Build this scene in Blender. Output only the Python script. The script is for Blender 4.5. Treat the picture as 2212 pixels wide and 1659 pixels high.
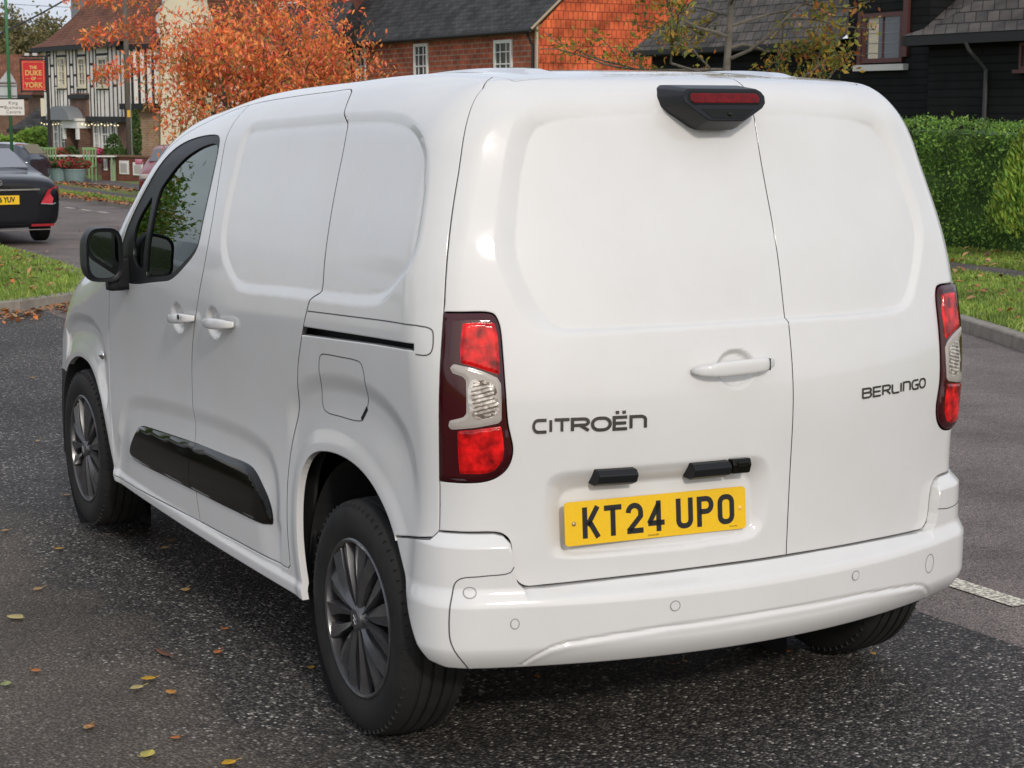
import bpy, bmesh, math, random
import numpy as np
from mathutils import Vector, Matrix
from mathutils.geometry import delaunay_2d_cdt
random.seed(7); np.random.seed(7)
for o in list(bpy.data.objects): bpy.data.objects.remove(o)
SC = bpy.context.scene
COL = SC.collection
# ------------------------------------------------------------ camera
CAM = np.array([-2.7469, -4.2925, 1.6990]); YAW, PIT, ROL, FPX = 0.50160, -0.15395, 0.00133, 3797.8
cf = Vector((math.sin(YAW)*math.cos(PIT), math.cos(YAW)*math.cos(PIT), math.sin(PIT)))
cr = Vector((math.cos(YAW), -math.sin(YAW), 0)); cu = cr.cross(cf)
r2 = cr*math.cos(ROL)+cu*math.sin(ROL); u2 = -cr*math.sin(ROL)+cu*math.cos(ROL)
cd = bpy.data.cameras.new('camera'); cam = bpy.data.objects.new('camera', cd); COL.objects.link(cam)
M = Matrix((r2, u2, -cf)).transposed().to_4x4(); M.translation = Vector(CAM); cam.matrix_world = M
cd.sensor_width = 36; cd.lens = FPX/2212*36; cd.clip_end = 2000; cd.clip_start = 0.1
SC.camera = cam
cd.dof.use_dof = True; cd.dof.focus_distance = 5.2; cd.dof.aperture_fstop = 22
# ------------------------------------------------------------ world, sun
SUN_EL, SUN_AZ = math.radians(27), math.atan2(-.20, -1)      # azimuth from +Y towards +X
w = bpy.data.worlds.new('World'); SC.world = w; w.use_nodes = True
nt = w.node_tree; nt.nodes.clear(); N = nt.nodes.new; LK = nt.links.new
out = N('ShaderNodeOutputWorld'); bg = N('ShaderNodeBackground'); bg.inputs[1].default_value = 0.150
sky = N('ShaderNodeTexSky'); sky.sky_type = 'NISHITA'; sky.sun_disc = False
sky.sun_elevation = SUN_EL; sky.sun_rotation = SUN_AZ; sky.air_density = 1.0; sky.dust_density = 3.0; sky.ozone_density = 1.0
tc = N('ShaderNodeTexCoord'); mp = N('ShaderNodeMapping'); mp.inputs['Scale'].default_value = (1, 1, 2.6)
nz = N('ShaderNodeTexNoise'); nz.inputs['Scale'].default_value = 2.2; nz.inputs['Detail'].default_value = 7; nz.inputs['Roughness'].default_value = .55
rp = N('ShaderNodeValToRGB'); rp.color_ramp.elements[0].position = .30; rp.color_ramp.elements[1].position = .72
rp.color_ramp.elements[0].color = (3.3, 3.75, 4.9, 1); rp.color_ramp.elements[1].color = (7.0, 7.05, 7.1, 1)
mx = N('ShaderNodeMixRGB'); mx.inputs[0].default_value = .8
LK(tc.outputs['Generated'], mp.inputs[0]); LK(mp.outputs[0], nz.inputs[0]); LK(nz.outputs[0], rp.inputs[0])
LK(sky.outputs[0], mx.inputs[1]); LK(rp.outputs[0], mx.inputs[2]); LK(mx.outputs[0], bg.inputs[0]); LK(bg.outputs[0], out.inputs[0])
sl = bpy.data.lights.new('sun', 'SUN'); sl.energy = 1.4; sl.angle = math.radians(4); sl.color = (1, .93, .84)
so = bpy.data.objects.new('sun', sl); COL.objects.link(so)
sv = Vector((math.sin(SUN_AZ)*math.cos(SUN_EL), math.cos(SUN_AZ)*math.cos(SUN_EL), math.sin(SUN_EL)))
so.rotation_euler = sv.to_track_quat('Z', 'Y').to_euler()
SC.view_settings.view_transform = 'Standard'; SC.view_settings.look = 'None'; SC.view_settings.exposure = 0.14; SC.view_settings.gamma = 1
SC.render.engine = 'CYCLES'
# ------------------------------------------------------------ helpers
def mat(name, col=(.5,.5,.5), rough=.5, metal=0, spec=.5, coat=0, coatr=.03, nscale=0, ncol=None, namt=.5, bump=0, bscale=None, bdist=.01, trans=0, alpha=1, emit=None, ior=1.5, coord='Object', rvar=0):
    m = bpy.data.materials.new(name); m.use_nodes = True; t = m.node_tree; b = t.nodes['Principled BSDF']
    b.inputs['Base Color'].default_value = (*col, 1); b.inputs['Roughness'].default_value = rough; b.inputs['Metallic'].default_value = metal
    b.inputs['Specular IOR Level'].default_value = spec; b.inputs['Coat Weight'].default_value = coat; b.inputs['Coat Roughness'].default_value = coatr
    b.inputs['Transmission Weight'].default_value = trans; b.inputs['Alpha'].default_value = alpha; b.inputs['IOR'].default_value = ior
    if emit: b.inputs['Emission Color'].default_value = (*emit[:3], 1); b.inputs['Emission Strength'].default_value = emit[3]
    tcn = None
    if nscale or bump or rvar:
        tcn = t.nodes.new('ShaderNodeTexCoord')
    if nscale:
        n = t.nodes.new('ShaderNodeTexNoise'); n.inputs['Scale'].default_value = nscale; n.inputs['Detail'].default_value = 6
        t.links.new(tcn.outputs[coord], n.inputs[0])
        r = t.nodes.new('ShaderNodeValToRGB'); r.color_ramp.elements[0].position = .5-namt/2; r.color_ramp.elements[1].position = .5+namt/2
        r.color_ramp.elements[0].color = (*col, 1); r.color_ramp.elements[1].color = (*(ncol or col), 1)
        t.links.new(n.outputs[0], r.inputs[0]); t.links.new(r.outputs[0], b.inputs['Base Color'])
    if rvar:
        n3 = t.nodes.new('ShaderNodeTexNoise'); n3.inputs['Scale'].default_value = rvar; n3.inputs['Detail'].default_value = 5
        t.links.new(tcn.outputs[coord], n3.inputs[0]); mr = t.nodes.new('ShaderNodeMapRange'); mr.inputs[3].default_value = max(0, rough-.12); mr.inputs[4].default_value = rough+.12
        t.links.new(n3.outputs[0], mr.inputs[0]); t.links.new(mr.outputs[0], b.inputs['Roughness'])
    if bump:
        n2 = t.nodes.new('ShaderNodeTexNoise'); n2.inputs['Scale'].default_value = bscale or nscale; n2.inputs['Detail'].default_value = 5
        t.links.new(tcn.outputs[coord], n2.inputs[0]); bp = t.nodes.new('ShaderNodeBump'); bp.inputs['Strength'].default_value = bump; bp.inputs['Distance'].default_value = bdist
        t.links.new(n2.outputs[0], bp.inputs['Height']); t.links.new(bp.outputs[0], b.inputs['Normal'])
    return m
def link(o, parent=None):
    COL.objects.link(o)
    if parent is not None: o.parent = parent
    return o
def mesh(name, verts, faces, m, parent=None, smooth=False, mats=None, midx=None):
    me = bpy.data.meshes.new(name); me.from_pydata([tuple(map(float, v)) for v in verts], [], [tuple(int(i) for i in f) for f in faces]); me.update()
    if mats:
        for q in mats: me.materials.append(q)
        if midx is not None: me.polygons.foreach_set('material_index', np.asarray(midx, dtype=np.int32))
    elif m: me.materials.append(m)
    if smooth: me.polygons.foreach_set('use_smooth', np.ones(len(me.polygons), bool))
    return link(bpy.data.objects.new(name, me), parent)
def tag(o, label=None, cat=None, group=None, kind=None):
    if label: o['label'] = label
    if cat: o['category'] = cat
    if group: o['group'] = group
    if kind: o['kind'] = kind
    return o
def empty(name, loc=(0,0,0), rz=0):
    o = bpy.data.objects.new(name, None); o.location = loc; o.rotation_euler = (0,0,rz); o.empty_display_size = .2
    return link(o)
class MB:
    """collects simple solids into one mesh"""
    def __init__(s): s.v = []; s.f = []; s.mi = []; s.k = 0
    def add(s, V, Fc):
        b = len(s.v); s.v += [tuple(v) for v in V]; s.f += [tuple(b+i for i in f) for f in Fc]; s.mi += [s.k]*len(Fc)
    def box(s, c, d, rz=0, rx=0, ry=0):
        R = Matrix.Rotation(rz,3,'Z') @ Matrix.Rotation(ry,3,'Y') @ Matrix.Rotation(rx,3,'X'); c = Vector(c)
        V = [c + R @ Vector((x*d[0]/2, y*d[1]/2, z*d[2]/2)) for x in (-1,1) for y in (-1,1) for z in (-1,1)]
        s.add(V, [(0,1,3,2),(4,6,7,5),(0,4,5,1),(2,3,7,6),(0,2,6,4),(1,5,7,3)])
    def bbox(s, c, d, bev, rz=0, rx=0):
        # bevelled box: 24-vertex chamfered cuboid
        R = Matrix.Rotation(rz,3,'Z') @ Matrix.Rotation(rx,3,'X'); c = Vector(c)
        bm = bmesh.new(); bmesh.ops.create_cube(bm, size=1)
        for v in bm.verts: v.co = Vector((v.co.x*d[0], v.co.y*d[1], v.co.z*d[2]))
        bmesh.ops.bevel(bm, geom=bm.edges[:], offset=bev, segments=2, profile=.7, affect='EDGES')
        bm.verts.index_update(); s.add([c + R @ v.co for v in bm.verts], [[v.index for v in f.verts] for f in bm.faces]); bm.free()
    def tube(s, pts, r, n=8, cap=True):
        pts = [Vector(p) for p in pts]; rs = r if hasattr(r, '__len__') else [r]*len(pts)
        V = []; up = Vector((0,0,1))
        for i, p in enumerate(pts):
            t = (pts[min(i+1,len(pts)-1)]-pts[max(i-1,0)]).normalized(); a = t.cross(up if abs(t.z) < .95 else Vector((1,0,0))).normalized(); b = t.cross(a)
            V += [p + (a*math.cos(2*math.pi*k/n) + b*math.sin(2*math.pi*k/n))*rs[i] for k in range(n)]
        Fc = [(i*n+k, i*n+(k+1)%n, (i+1)*n+(k+1)%n, (i+1)*n+k) for i in range(len(pts)-1) for k in range(n)]
        if cap: Fc += [tuple(range(n))[::-1], tuple((len(pts)-1)*n+k for k in range(n))]
        s.add(V, Fc)
    def lathe(s, prof, c=(0,0,0), axis='Z', n=24, a0=0, a1=2*math.pi):
        c = Vector(c); V = []; full = abs(a1-a0-2*math.pi) < 1e-6; m = n if full else n+1
        for k in range(m):
            a = a0+(a1-a0)*k/n; ca, sa = math.cos(a), math.sin(a)
            for r, h in prof:
                V.append(c + (Vector((r*ca, r*sa, h)) if axis == 'Z' else Vector((h, r*ca, r*sa)) if axis == 'X' else Vector((r*ca, h, r*sa))))
        P = len(prof); Fc = []
        for k in range(n):
            k2 = (k+1) % m
            for j in range(P-1): Fc.append((k*P+j, k2*P+j, k2*P+j+1, k*P+j+1))
        s.add(V, Fc)
    def prism(s, poly, ext):
        """poly: list of 3d points (planar), ext: extrusion vector"""
        n = len(poly); e = Vector(ext); V = [Vector(p) for p in poly]+[Vector(p)+e for p in poly]
        s.add(V, [tuple(range(n))[::-1], tuple(range(n, 2*n))] + [(i, (i+1)%n, n+(i+1)%n, n+i) for i in range(n)])
    def build(s, name, m, parent=None, smooth=False, mats=None):
        return mesh(name, s.v, s.f, m, parent, smooth, mats, s.mi if mats else None)
def smooth_angle(o, deg=35):
    me = o.data; me.polygons.foreach_set('use_smooth', np.ones(len(me.polygons), bool))
    bm = bmesh.new(); bm.from_mesh(me); bmesh.ops.recalc_face_normals(bm, faces=bm.faces)
    for e in bm.edges:
        if len(e.link_faces) == 2 and e.calc_face_angle(0) > math.radians(deg): e.smooth = False
    bm.to_mesh(me); bm.free()
    return o
def bevel(o, wdt, seg=2, deg=30):
    md = o.modifiers.new('bevel', 'BEVEL'); md.width = wdt; md.segments = seg; md.limit_method = 'ANGLE'; md.angle_limit = math.radians(deg)
    md.harden_normals = True
    o.data.polygons.foreach_set('use_smooth', np.ones(len(o.data.polygons), bool)); return o
def text(name, body, size, m, parent, mat4, ext=.001, font_scale=(1,1), align='CENTER', off=0, space=1):
    c = bpy.data.curves.new(name, 'FONT'); c.body = body; c.size = size; c.extrude = ext; c.align_x = align; c.align_y = 'CENTER'; c.offset = off; c.space_character = space
    tmp = bpy.data.objects.new('tmp', c); COL.objects.link(tmp); dg = bpy.context.evaluated_depsgraph_get()
    me = bpy.data.meshes.new_from_object(tmp.evaluated_get(dg)); bpy.data.objects.remove(tmp)
    me.name = name; me.transform(Matrix.Diagonal((font_scale[0], font_scale[1], 1, 1))); me.materials.clear(); me.materials.append(m)
    me.transform(mat4)
    return link(bpy.data.objects.new(name, me), parent)
def frame4(o, x, y):
    """matrix whose X axis is x, Y axis is y, placed at o"""
    x = Vector(x).normalized(); z = x.cross(Vector(y)).normalized(); y = z.cross(x)
    m4 = Matrix((x, y, z)).transposed().to_4x4(); m4.translation = Vector(o); return m4
# ------------------------------------------------------------ the van's body surface (van frame: x right, y forward, rear axle at y=0)
class Sp:
    def __init__(s, x, y):
        s.x = np.array(x, float); s.y = np.array(y, float); n = len(x); h = np.diff(s.x); A = np.eye(n); r = np.zeros(n)
        for i in range(1, n-1):
            A[i,i-1] = h[i-1]; A[i,i] = 2*(h[i-1]+h[i]); A[i,i+1] = h[i]
            r[i] = 6*((s.y[i+1]-s.y[i])/h[i]-(s.y[i]-s.y[i-1])/h[i-1])
        s.m = np.linalg.solve(A, r); s.h = h
        s.e0 = (s.y[1]-s.y[0])/h[0]-h[0]*s.m[1]/6; s.e1 = (s.y[-1]-s.y[-2])/h[-1]+h[-1]*s.m[-2]/6
    def __call__(s, q):
        q = np.asarray(q, float); qc = np.clip(q, s.x[0], s.x[-1]); i = np.clip(np.searchsorted(s.x, qc)-1, 0, len(s.x)-2)
        h = s.h[i]; a = (s.x[i+1]-qc)/h; b = 1-a
        v = a*s.y[i]+b*s.y[i+1]+((a**3-a)*s.m[i]+(b**3-b)*s.m[i+1])*h*h/6
        return v+np.where(q < s.x[0], (q-s.x[0])*s.e0, 0)+np.where(q > s.x[-1], (q-s.x[-1])*s.e1, 0)
fG = Sp([.25,.5,.75,1.0,1.15,1.3,1.5,1.7,1.85], [-.0238,-.0247,-.0376,-.0207,-.0129,-.026,-.0775,-.1368,-.1815])
fW = Sp([-.7,0,1,2,2.8,3.3,3.7], [.8891,.9064,.9273,.9218,.8927,.8485,.7833])
fT = Sp([-.6,-.1,.6,1.2,1.6,2.0,2.5,2.85,3.3,3.7], [1.7548,1.8107,1.8012,1.7709,1.7245,1.6309,1.2724,1.1423,1.0109,.7655])
fL = Sp([.4,.8,.97,1.07,1.2,1.35,1.55,1.8], [.0104,-.0012,-.0045,.0069,.0327,.0685,.1365,.208])
def rmax(a, b, r): return np.minimum(np.maximum(a, b), -r)+np.hypot(np.maximum(a+r, 0), np.maximum(b+r, 0))
def field(P):
    x, y, z = P[:,0], P[:,1], P[:,2]
    a = np.abs(x)-(fW(y)+fG(z)); yy = y+.22*x*x*np.clip((y-1.2)/.8, 0, 1)
    dT = (fT(yy+.01)-fT(yy-.01))/.02; b = (z-(fT(yy)-.0449*x*x))/np.sqrt(1+dT*dT)
    c = -.6616+.2626*x*x+fL(z)-y; d = y-(3.6884-.35*x*x)
    return rmax(rmax(rmax(a, b, .1618), c, .0964), d, .15)
def grad(P):
    e = 2e-4; g = np.stack([field(P+np.eye(3)[k]*e)-field(P-np.eye(3)[k]*e) for k in range(3)], 1)
    return g/np.linalg.norm(g, axis=1, keepdims=True)
XC, YC, YF, RR, RV = .55, -.30, 3.20, .33, .25
AR = RR*math.pi/2; LS = YF-YC; UMAX = XC+AR+LS+AR+XC
def zcore(y): return fT(np.clip(y, YC, YF))-RV
def origin(U):
    """U: contour coordinate (0 = rear centre, grows round the left side), returns core point and direction"""
    a = np.clip((U-XC)/RR, 0, math.pi/2); b = np.clip((U-XC-AR-LS)/RR, 0, math.pi/2); th = a+b
    x = -(np.clip(U, 0, XC)-np.clip(U-(XC+AR+LS+AR), 0, XC)); x = np.where(U > XC+AR+LS+AR, -XC+(U-(XC+AR+LS+AR)), -np.minimum(U, XC))
    y = YC+np.clip(U-XC-AR, 0, LS)
    return x, y, -np.sin(th), -np.cos(th)
def surf(UV, off=None, iters=9):
    sgn = np.where(UV[:,0] < 0, -1., 1.); U, V = np.abs(UV[:,0]), UV[:,1]; x, y, nx, ny = origin(U); zc = zcore(y); ph = np.clip((V-zc)/RV, 0, math.pi/2)
    O = np.stack([x, y, np.minimum(V, zc)], 1); D = np.stack([nx*np.cos(ph), ny*np.cos(ph), np.sin(ph)], 1)
    t = np.full(len(U), .33)
    for _ in range(iters):
        f = field(O+t[:,None]*D); f2 = field(O+(t+1e-4)[:,None]*D); k = np.clip((f2-f)/1e-4, .25, 3); t = t-np.clip(f/k, -.15, .15)
    P = O+t[:,None]*D; P[:,0] *= sgn
    if off is not None: P = P+grad(P)*off[:,None]
    return P
def uvof(P):
    """contour coordinates of points of the left side"""
    P = np.atleast_2d(P); x = np.abs(P[:,0]); y = P[:,1]; z = P[:,2]; cx = np.minimum(x, XC); cy = np.clip(y, YC, YF); hx = x-cx; hy = y-cy; h = np.hypot(hx, hy)
    u = np.where(cx < XC, x, np.where(hy < 0, XC+RR*np.arctan2(hx, -hy), XC+AR+(cy-YC))); k = zcore(cy)
    return np.stack([u, np.where(z <= k, z, k+RV*np.arctan2(z-k, h))], 1)
def SY(y): return XC+AR+(y-YC)          # U of a station y on the side
# polygon tools
def cr_poly(P, n=4, closed=True):
    P = np.array(P, float); m = len(P); out = []
    rng = range(m) if closed else range(m-1)
    for i in rng:
        p0, p1, p2, p3 = (P[(i+k-1) % m] if closed else P[min(max(i+k-1, 0), m-1)] for k in range(4))
        d1 = max(np.linalg.norm(p1-p0), 1e-6)**.5; d2 = max(np.linalg.norm(p2-p1), 1e-6)**.5; d3 = max(np.linalg.norm(p3-p2), 1e-6)**.5
        if not closed and i == 0: d1 = d2
        if not closed and i == m-2: d3 = d2
        m1 = (p1-p0)/d1-(p2-p0)/(d1+d2)+(p2-p1)/d2; m2 = (p2-p1)/d2-(p3-p1)/(d2+d3)+(p3-p2)/d3
        if not closed and i == 0: m1 = (p2-p1)/d2
        if not closed and i == m-2: m2 = (p2-p1)/d2
        m1 = m1*d2; m2 = m2*d2
        for j in range(n):
            t = j/n; out.append((2*t**3-3*t*t+1)*p1+(t**3-2*t*t+t)*m1+(-2*t**3+3*t*t)*p2+(t**3-t*t)*m2)
    if not closed: out.append(P[-1])
    return np.array(out)
def resample(P, h, closed=True):
    P = np.array(P, float); Q = np.vstack([P, P[:1]]) if closed else P; out = []
    for a, b in zip(Q[:-1], Q[1:]):
        k = max(1, int(math.ceil(np.linalg.norm(b-a)/h))); out += [a+(b-a)*j/k for j in range(k)]
    if not closed: out.append(Q[-1])
    return np.array(out)
def smoothc(P, sig=.02, h=.008):
    """closed outline freed of tracing noise"""
    P = resample(P, h); n = len(P); k = int(3*sig/h); w_ = np.exp(-.5*(np.arange(-k, k+1)*h/sig)**2); w_ /= w_.sum()
    return sum(w_[i+k]*np.roll(P, -i, 0) for i in range(-k, k+1))
def inside(Q, P):
    x, y = Q[:,0], Q[:,1]; r = np.zeros(len(Q), bool); n = len(P)
    for i in range(n):
        x1, y1 = P[i]; x2, y2 = P[(i+1) % n]
        if y1 == y2: continue
        c = ((y1 > y) != (y2 > y)); r ^= c & (x < (x2-x1)*(y-y1)/(y2-y1)+x1)
    return r
def pdist(Q, P, closed=True):
    """distance from points to polyline"""
    P = np.array(P, float); d = np.full(len(Q), 1e9); n = len(P)
    for i in range(n if closed else n-1):
        a = P[i]; b = P[(i+1) % n]; ab = b-a; L = ab@ab
        if L < 1e-14: continue
        t = np.clip(((Q-a)@ab)/L, 0, 1); d = np.minimum(d, np.hypot(*(Q-a-t[:,None]*ab).T))
    return d
def shrink(P, d):
    P = np.array(P, float); n = len(P); area = .5*np.sum(P[:,0]*np.roll(P[:,1], -1)-np.roll(P[:,0], -1)*P[:,1]); s = 1 if area > 0 else -1
    t = np.roll(P, -1, 0)-P; t /= np.maximum(np.linalg.norm(t, axis=1, keepdims=True), 1e-9); nrm = np.stack([-t[:,1], t[:,0]], 1)*s
    a = nrm+np.roll(nrm, 1, 0); a /= np.maximum(np.linalg.norm(a, axis=1, keepdims=True), .3); return P+a*d
def sst(x): x = np.clip(x, 0, 1); return x*x*(3-2*x)
def panel(name, m, include, exclude=(), D=None, h=.03, hf=.009, thick=.014, parent=None, side=1, mats=None, lip=None, edge=0.0, rings=()):
    """skin of the body surface inside polygon include and outside polygons exclude (all in U,V); D(UV) = outward offset in metres"""
    D0 = D or (lambda q: np.zeros(len(q)))
    rims = [resample(p, .012) for p in [include]+list(exclude)]
    lo = rims[0].min(0); hi = rims[0].max(0)
    us = np.arange(lo[0], hi[0]+hf, hf); vs = np.arange(lo[1], hi[1]+hf, hf)
    gu, gv = np.meshgrid(us, vs, indexing='ij'); q = np.stack([gu.ravel(), gv.ravel()], 1); dd = D0(q).reshape(gu.shape)
    act = np.zeros(gu.shape, bool); c2 = np.zeros(gu.shape)
    c2[1:-1] += np.abs(dd[2:]-2*dd[1:-1]+dd[:-2]); c2[:,1:-1] += np.abs(dd[:,2:]-2*dd[:,1:-1]+dd[:,:-2]); act = c2 > .5*hf*hf
    for sft in ((1,0),(-1,0),(0,1),(0,-1)): act |= np.roll(act, sft, (0,1))
    st = max(1, int(round(h/hf))); co = np.zeros(gu.shape, bool); co[::st, ::st] = True
    keep = (act | co).ravel(); q = q[keep]
    ok = inside(q, rims[0])
    for r in rims[1:]: ok &= ~inside(q, r)
    q = q[ok]
    dm_ = np.full(len(q), 1e9)
    for r in rims: dm_ = np.minimum(dm_, pdist(q, r))
    q = q[dm_ > .008]
    ring = [shrink(r, .0035 if i == 0 else -.0035) for i, r in enumerate(rims)]; ring = np.vstack(ring)
    okr = inside(ring, rims[0]); dr_ = np.full(len(ring), 1e9)
    for i, r in enumerate(rims):
        if i: okr &= ~inside(ring, r)
        dr_ = np.minimum(dr_, pdist(ring, r))
    q = np.vstack([q, ring[okr & (dr_ > .0025)]])
    rg = [resample(r, .010) for r in rings]
    for r in rg: q = q[pdist(q, r) > .0036]
    pts = np.vstack(rims+rg+[q]); edges = []; b = 0
    for r in rims+rg:
        k = len(r); edges += [(b+i, b+(i+1) % k) for i in range(k)]; b += k
    res = delaunay_2d_cdt([Vector(p) for p in pts], edges, [], 0, 1e-7)
    V2 = np.array([tuple(v) for v in res[0]]); T = np.array([f for f in res[2] if len(f) == 3], dtype=np.int64)
    c = V2[T].mean(1); ok = inside(c, rims[0])
    for r in rims[1:]: ok &= ~inside(c, r)
    T = T[ok]
    used = np.unique(T); remap = -np.ones(len(V2), int); remap[used] = np.arange(len(used)); V2 = V2[used]; T = remap[T]
    e = 1.5e-3; dv = D0(V2); P = surf(V2, dv); Pu = surf(V2+[e, 0], D0(V2+[e, 0])); Pv = surf(V2+[0, e], D0(V2+[0, e])); Pa = surf(V2-[e, 0], D0(V2-[e, 0])); Pb = surf(V2-[0, e], D0(V2-[0, e]))
    Nn = np.cross(Pu-Pa, Pv-Pb); G = grad(surf(V2)); Nn *= np.sign((Nn*G).sum(1))[:,None]
    ln = np.linalg.norm(Nn, axis=1, keepdims=True); Nn = np.where(ln > 1e-12, Nn/np.maximum(ln, 1e-12), G)
    # orientation of triangles
    fn = np.cross(P[T[:,1]]-P[T[:,0]], P[T[:,2]]-P[T[:,0]]); fl = (fn*G[T[:,0]]).sum(1) < 0; T[fl] = T[fl][:, ::-1]
    # boundary edges -> rim
    E = np.vstack([T[:,[0,1]], T[:,[1,2]], T[:,[2,0]]]); key = np.sort(E, 1); kk = key[:,0]*len(V2)+key[:,1]; uq, inv, cnt = np.unique(kk, return_inverse=True, return_counts=True)
    B = E[cnt[inv] == 1]
    n0 = len(P); bi = np.unique(B); mp = {int(k): j for j, k in enumerate(bi)}
    top = P[bi]; bot = P[bi]-G[bi]*thick; nb = len(bi)
    allV = np.vstack([P, top, bot]); faces = [tuple(t) for t in T.tolist()]
    rimF = [(n0+mp[int(b_)], n0+mp[int(a_)], n0+nb+mp[int(a_)], n0+nb+mp[int(b_)]) for a_, b_ in B]
    if edge:
        # roll the normals of the border outwards so that the folded edge catches the light
        tn = np.zeros_like(P)
        for a_, b_ in B:
            tt = np.cross(P[b_]-P[a_], G[a_]); tt /= max(np.linalg.norm(tt), 1e-9); tn[a_] += tt; tn[b_] += tt
        Nn = Nn+tn*edge*.5; Nn /= np.linalg.norm(Nn, axis=1, keepdims=True)
    if side < 0:
        allV[:,0] *= -1; Nn = Nn*[-1,1,1]; faces = [f[::-1] for f in faces]; rimF = [f[::-1] for f in rimF]
    o = mesh(name, allV, faces+rimF, m, parent, True, mats, ([0]*len(faces)+[1]*len(rimF)) if mats else None)
    me = o.data
    for i in range(len(faces), len(faces)+len(rimF)): me.polygons[i].use_smooth = False
    nl = np.zeros((len(me.loops), 3)); vi = np.empty(len(me.loops), dtype=np.int32); me.loops.foreach_get('vertex_index', vi)
    k = vi < n0; nl[k] = Nn[vi[k]]
    me.normals_split_custom_set(nl.tolist())
    return o
def ribbon(MBo, uv, wdt, off, D=None, closed=False, side=1, h=.01):
    """thin strip lying on the body along a line in U,V"""
    P = resample(uv, h, closed); n = len(P); t = (np.roll(P, -1, 0)-np.roll(P, 1, 0)) if closed else np.gradient(P, axis=0)
    t /= np.maximum(np.linalg.norm(t, axis=1, keepdims=True), 1e-9); nn = np.stack([-t[:,1], t[:,0]], 1)*wdt/2
    d = lambda q: (D(q) if D else 0)+np.full(len(q), off)
    A = surf(P+nn, d(P+nn)); Bq = surf(P-nn, d(P-nn))
    if side < 0: A[:,0] *= -1; Bq[:,0] *= -1
    V = np.vstack([A, Bq]); MBo.add(V.tolist(), [(i, (i+1) % n, n+(i+1) % n, n+i) for i in range(n if closed else n-1)])
# ------------------------------------------------------------ materials of the van
WHITE = mat('white_paint', (.655,.655,.645), .55, coat=1, coatr=.035, spec=.25, bump=.02, bscale=900, bdist=.0004)
WB = WHITE.node_tree
_t = WB.nodes.new('ShaderNodeTexCoord'); _v = WB.nodes.new('ShaderNodeTexVoronoi'); _v.inputs['Scale'].default_value = 75
_r = WB.nodes.new('ShaderNodeValToRGB'); _r.color_ramp.elements[0].position = .0; _r.color_ramp.elements[0].color = (.55,.50,.42,1); _r.color_ramp.elements[1].position = .045; _r.color_ramp.elements[1].color = (1,1,1,1)
_n = WB.nodes.new('ShaderNodeTexNoise'); _n.inputs['Scale'].default_value = 2.2; _n.inputs['Detail'].default_value = 5
_q = WB.nodes.new('ShaderNodeMapRange'); _q.inputs[1].default_value = .55; _q.inputs[2].default_value = .75; _q.inputs[3].default_value = 0; _q.inputs[4].default_value = .55
_m = WB.nodes.new('ShaderNodeMixRGB'); _m.blend_type = 'MULTIPLY'; _m.inputs[1].default_value = (.655,.655,.645,1)
WB.links.new(_t.outputs['Object'], _v.inputs[0]); WB.links.new(_t.outputs['Object'], _n.inputs[0]); WB.links.new(_v.outputs[0], _r.inputs[0]); WB.links.new(_n.outputs[0], _q.inputs[0])
WB.links.new(_q.outputs[0], _m.inputs[0]); WB.links.new(_r.outputs[0], _m.inputs[2]); WB.links.new(_m.outputs[0], WB.nodes['Principled BSDF'].inputs['Base Color'])
_n2 = WB.nodes.new('ShaderNodeTexNoise'); _n2.inputs['Scale'].default_value = 3.5; _n2.inputs['Detail'].default_value = 8; _n2.inputs['Roughness'].default_value = .7
_a = WB.nodes.new('ShaderNodeMapRange'); _a.inputs[1].default_value = .35; _a.inputs[2].default_value = .7; _a.inputs[3].default_value = .025; _a.inputs[4].default_value = .13
_b = WB.nodes.new('ShaderNodeMapRange'); _b.inputs[1].default_value = .4; _b.inputs[2].default_value = .75; _b.inputs[3].default_value = 0; _b.inputs[4].default_value = .16
_f = WB.nodes.new('ShaderNodeMixRGB'); _f.inputs[2].default_value = (.47,.43,.37,1)
WB.links.new(_t.outputs['Object'], _n2.inputs[0]); WB.links.new(_n2.outputs[0], _a.inputs[0]); WB.links.new(_n2.outputs[0], _b.inputs[0]); WB.links.new(_a.outputs[0], WB.nodes['Principled BSDF'].inputs['Coat Roughness'])
WB.links.new(_b.outputs[0], _f.inputs[0]); WB.links.new(_m.outputs[0], _f.inputs[1]); WB.links.new(_f.outputs[0], WB.nodes['Principled BSDF'].inputs['Base Color'])
DARK = mat('dark_gap', (.012,.012,.013), .8); GAPG = mat('painted_gap_shade', (.075,.075,.078), .7)  # second grey paints gap shade on door rims and surface lines
BLACKP = mat('black_plastic', (.013,.014,.016), .42, spec=.2, bump=.15, bscale=400, bdist=.0006)
PIANO = mat('gloss_black', (.007,.007,.005), .06, spec=.22)
RUBBER = mat('tyre_rubber', (.010,.010,.010), .78, spec=.3, nscale=14, ncol=(.022,.021,.019), bump=.2, bscale=220, bdist=.001)
ALLOY = mat('wheel_trim_paint', (.135,.135,.14), .26, metal=.65, nscale=30, ncol=(.10,.10,.105))
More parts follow.
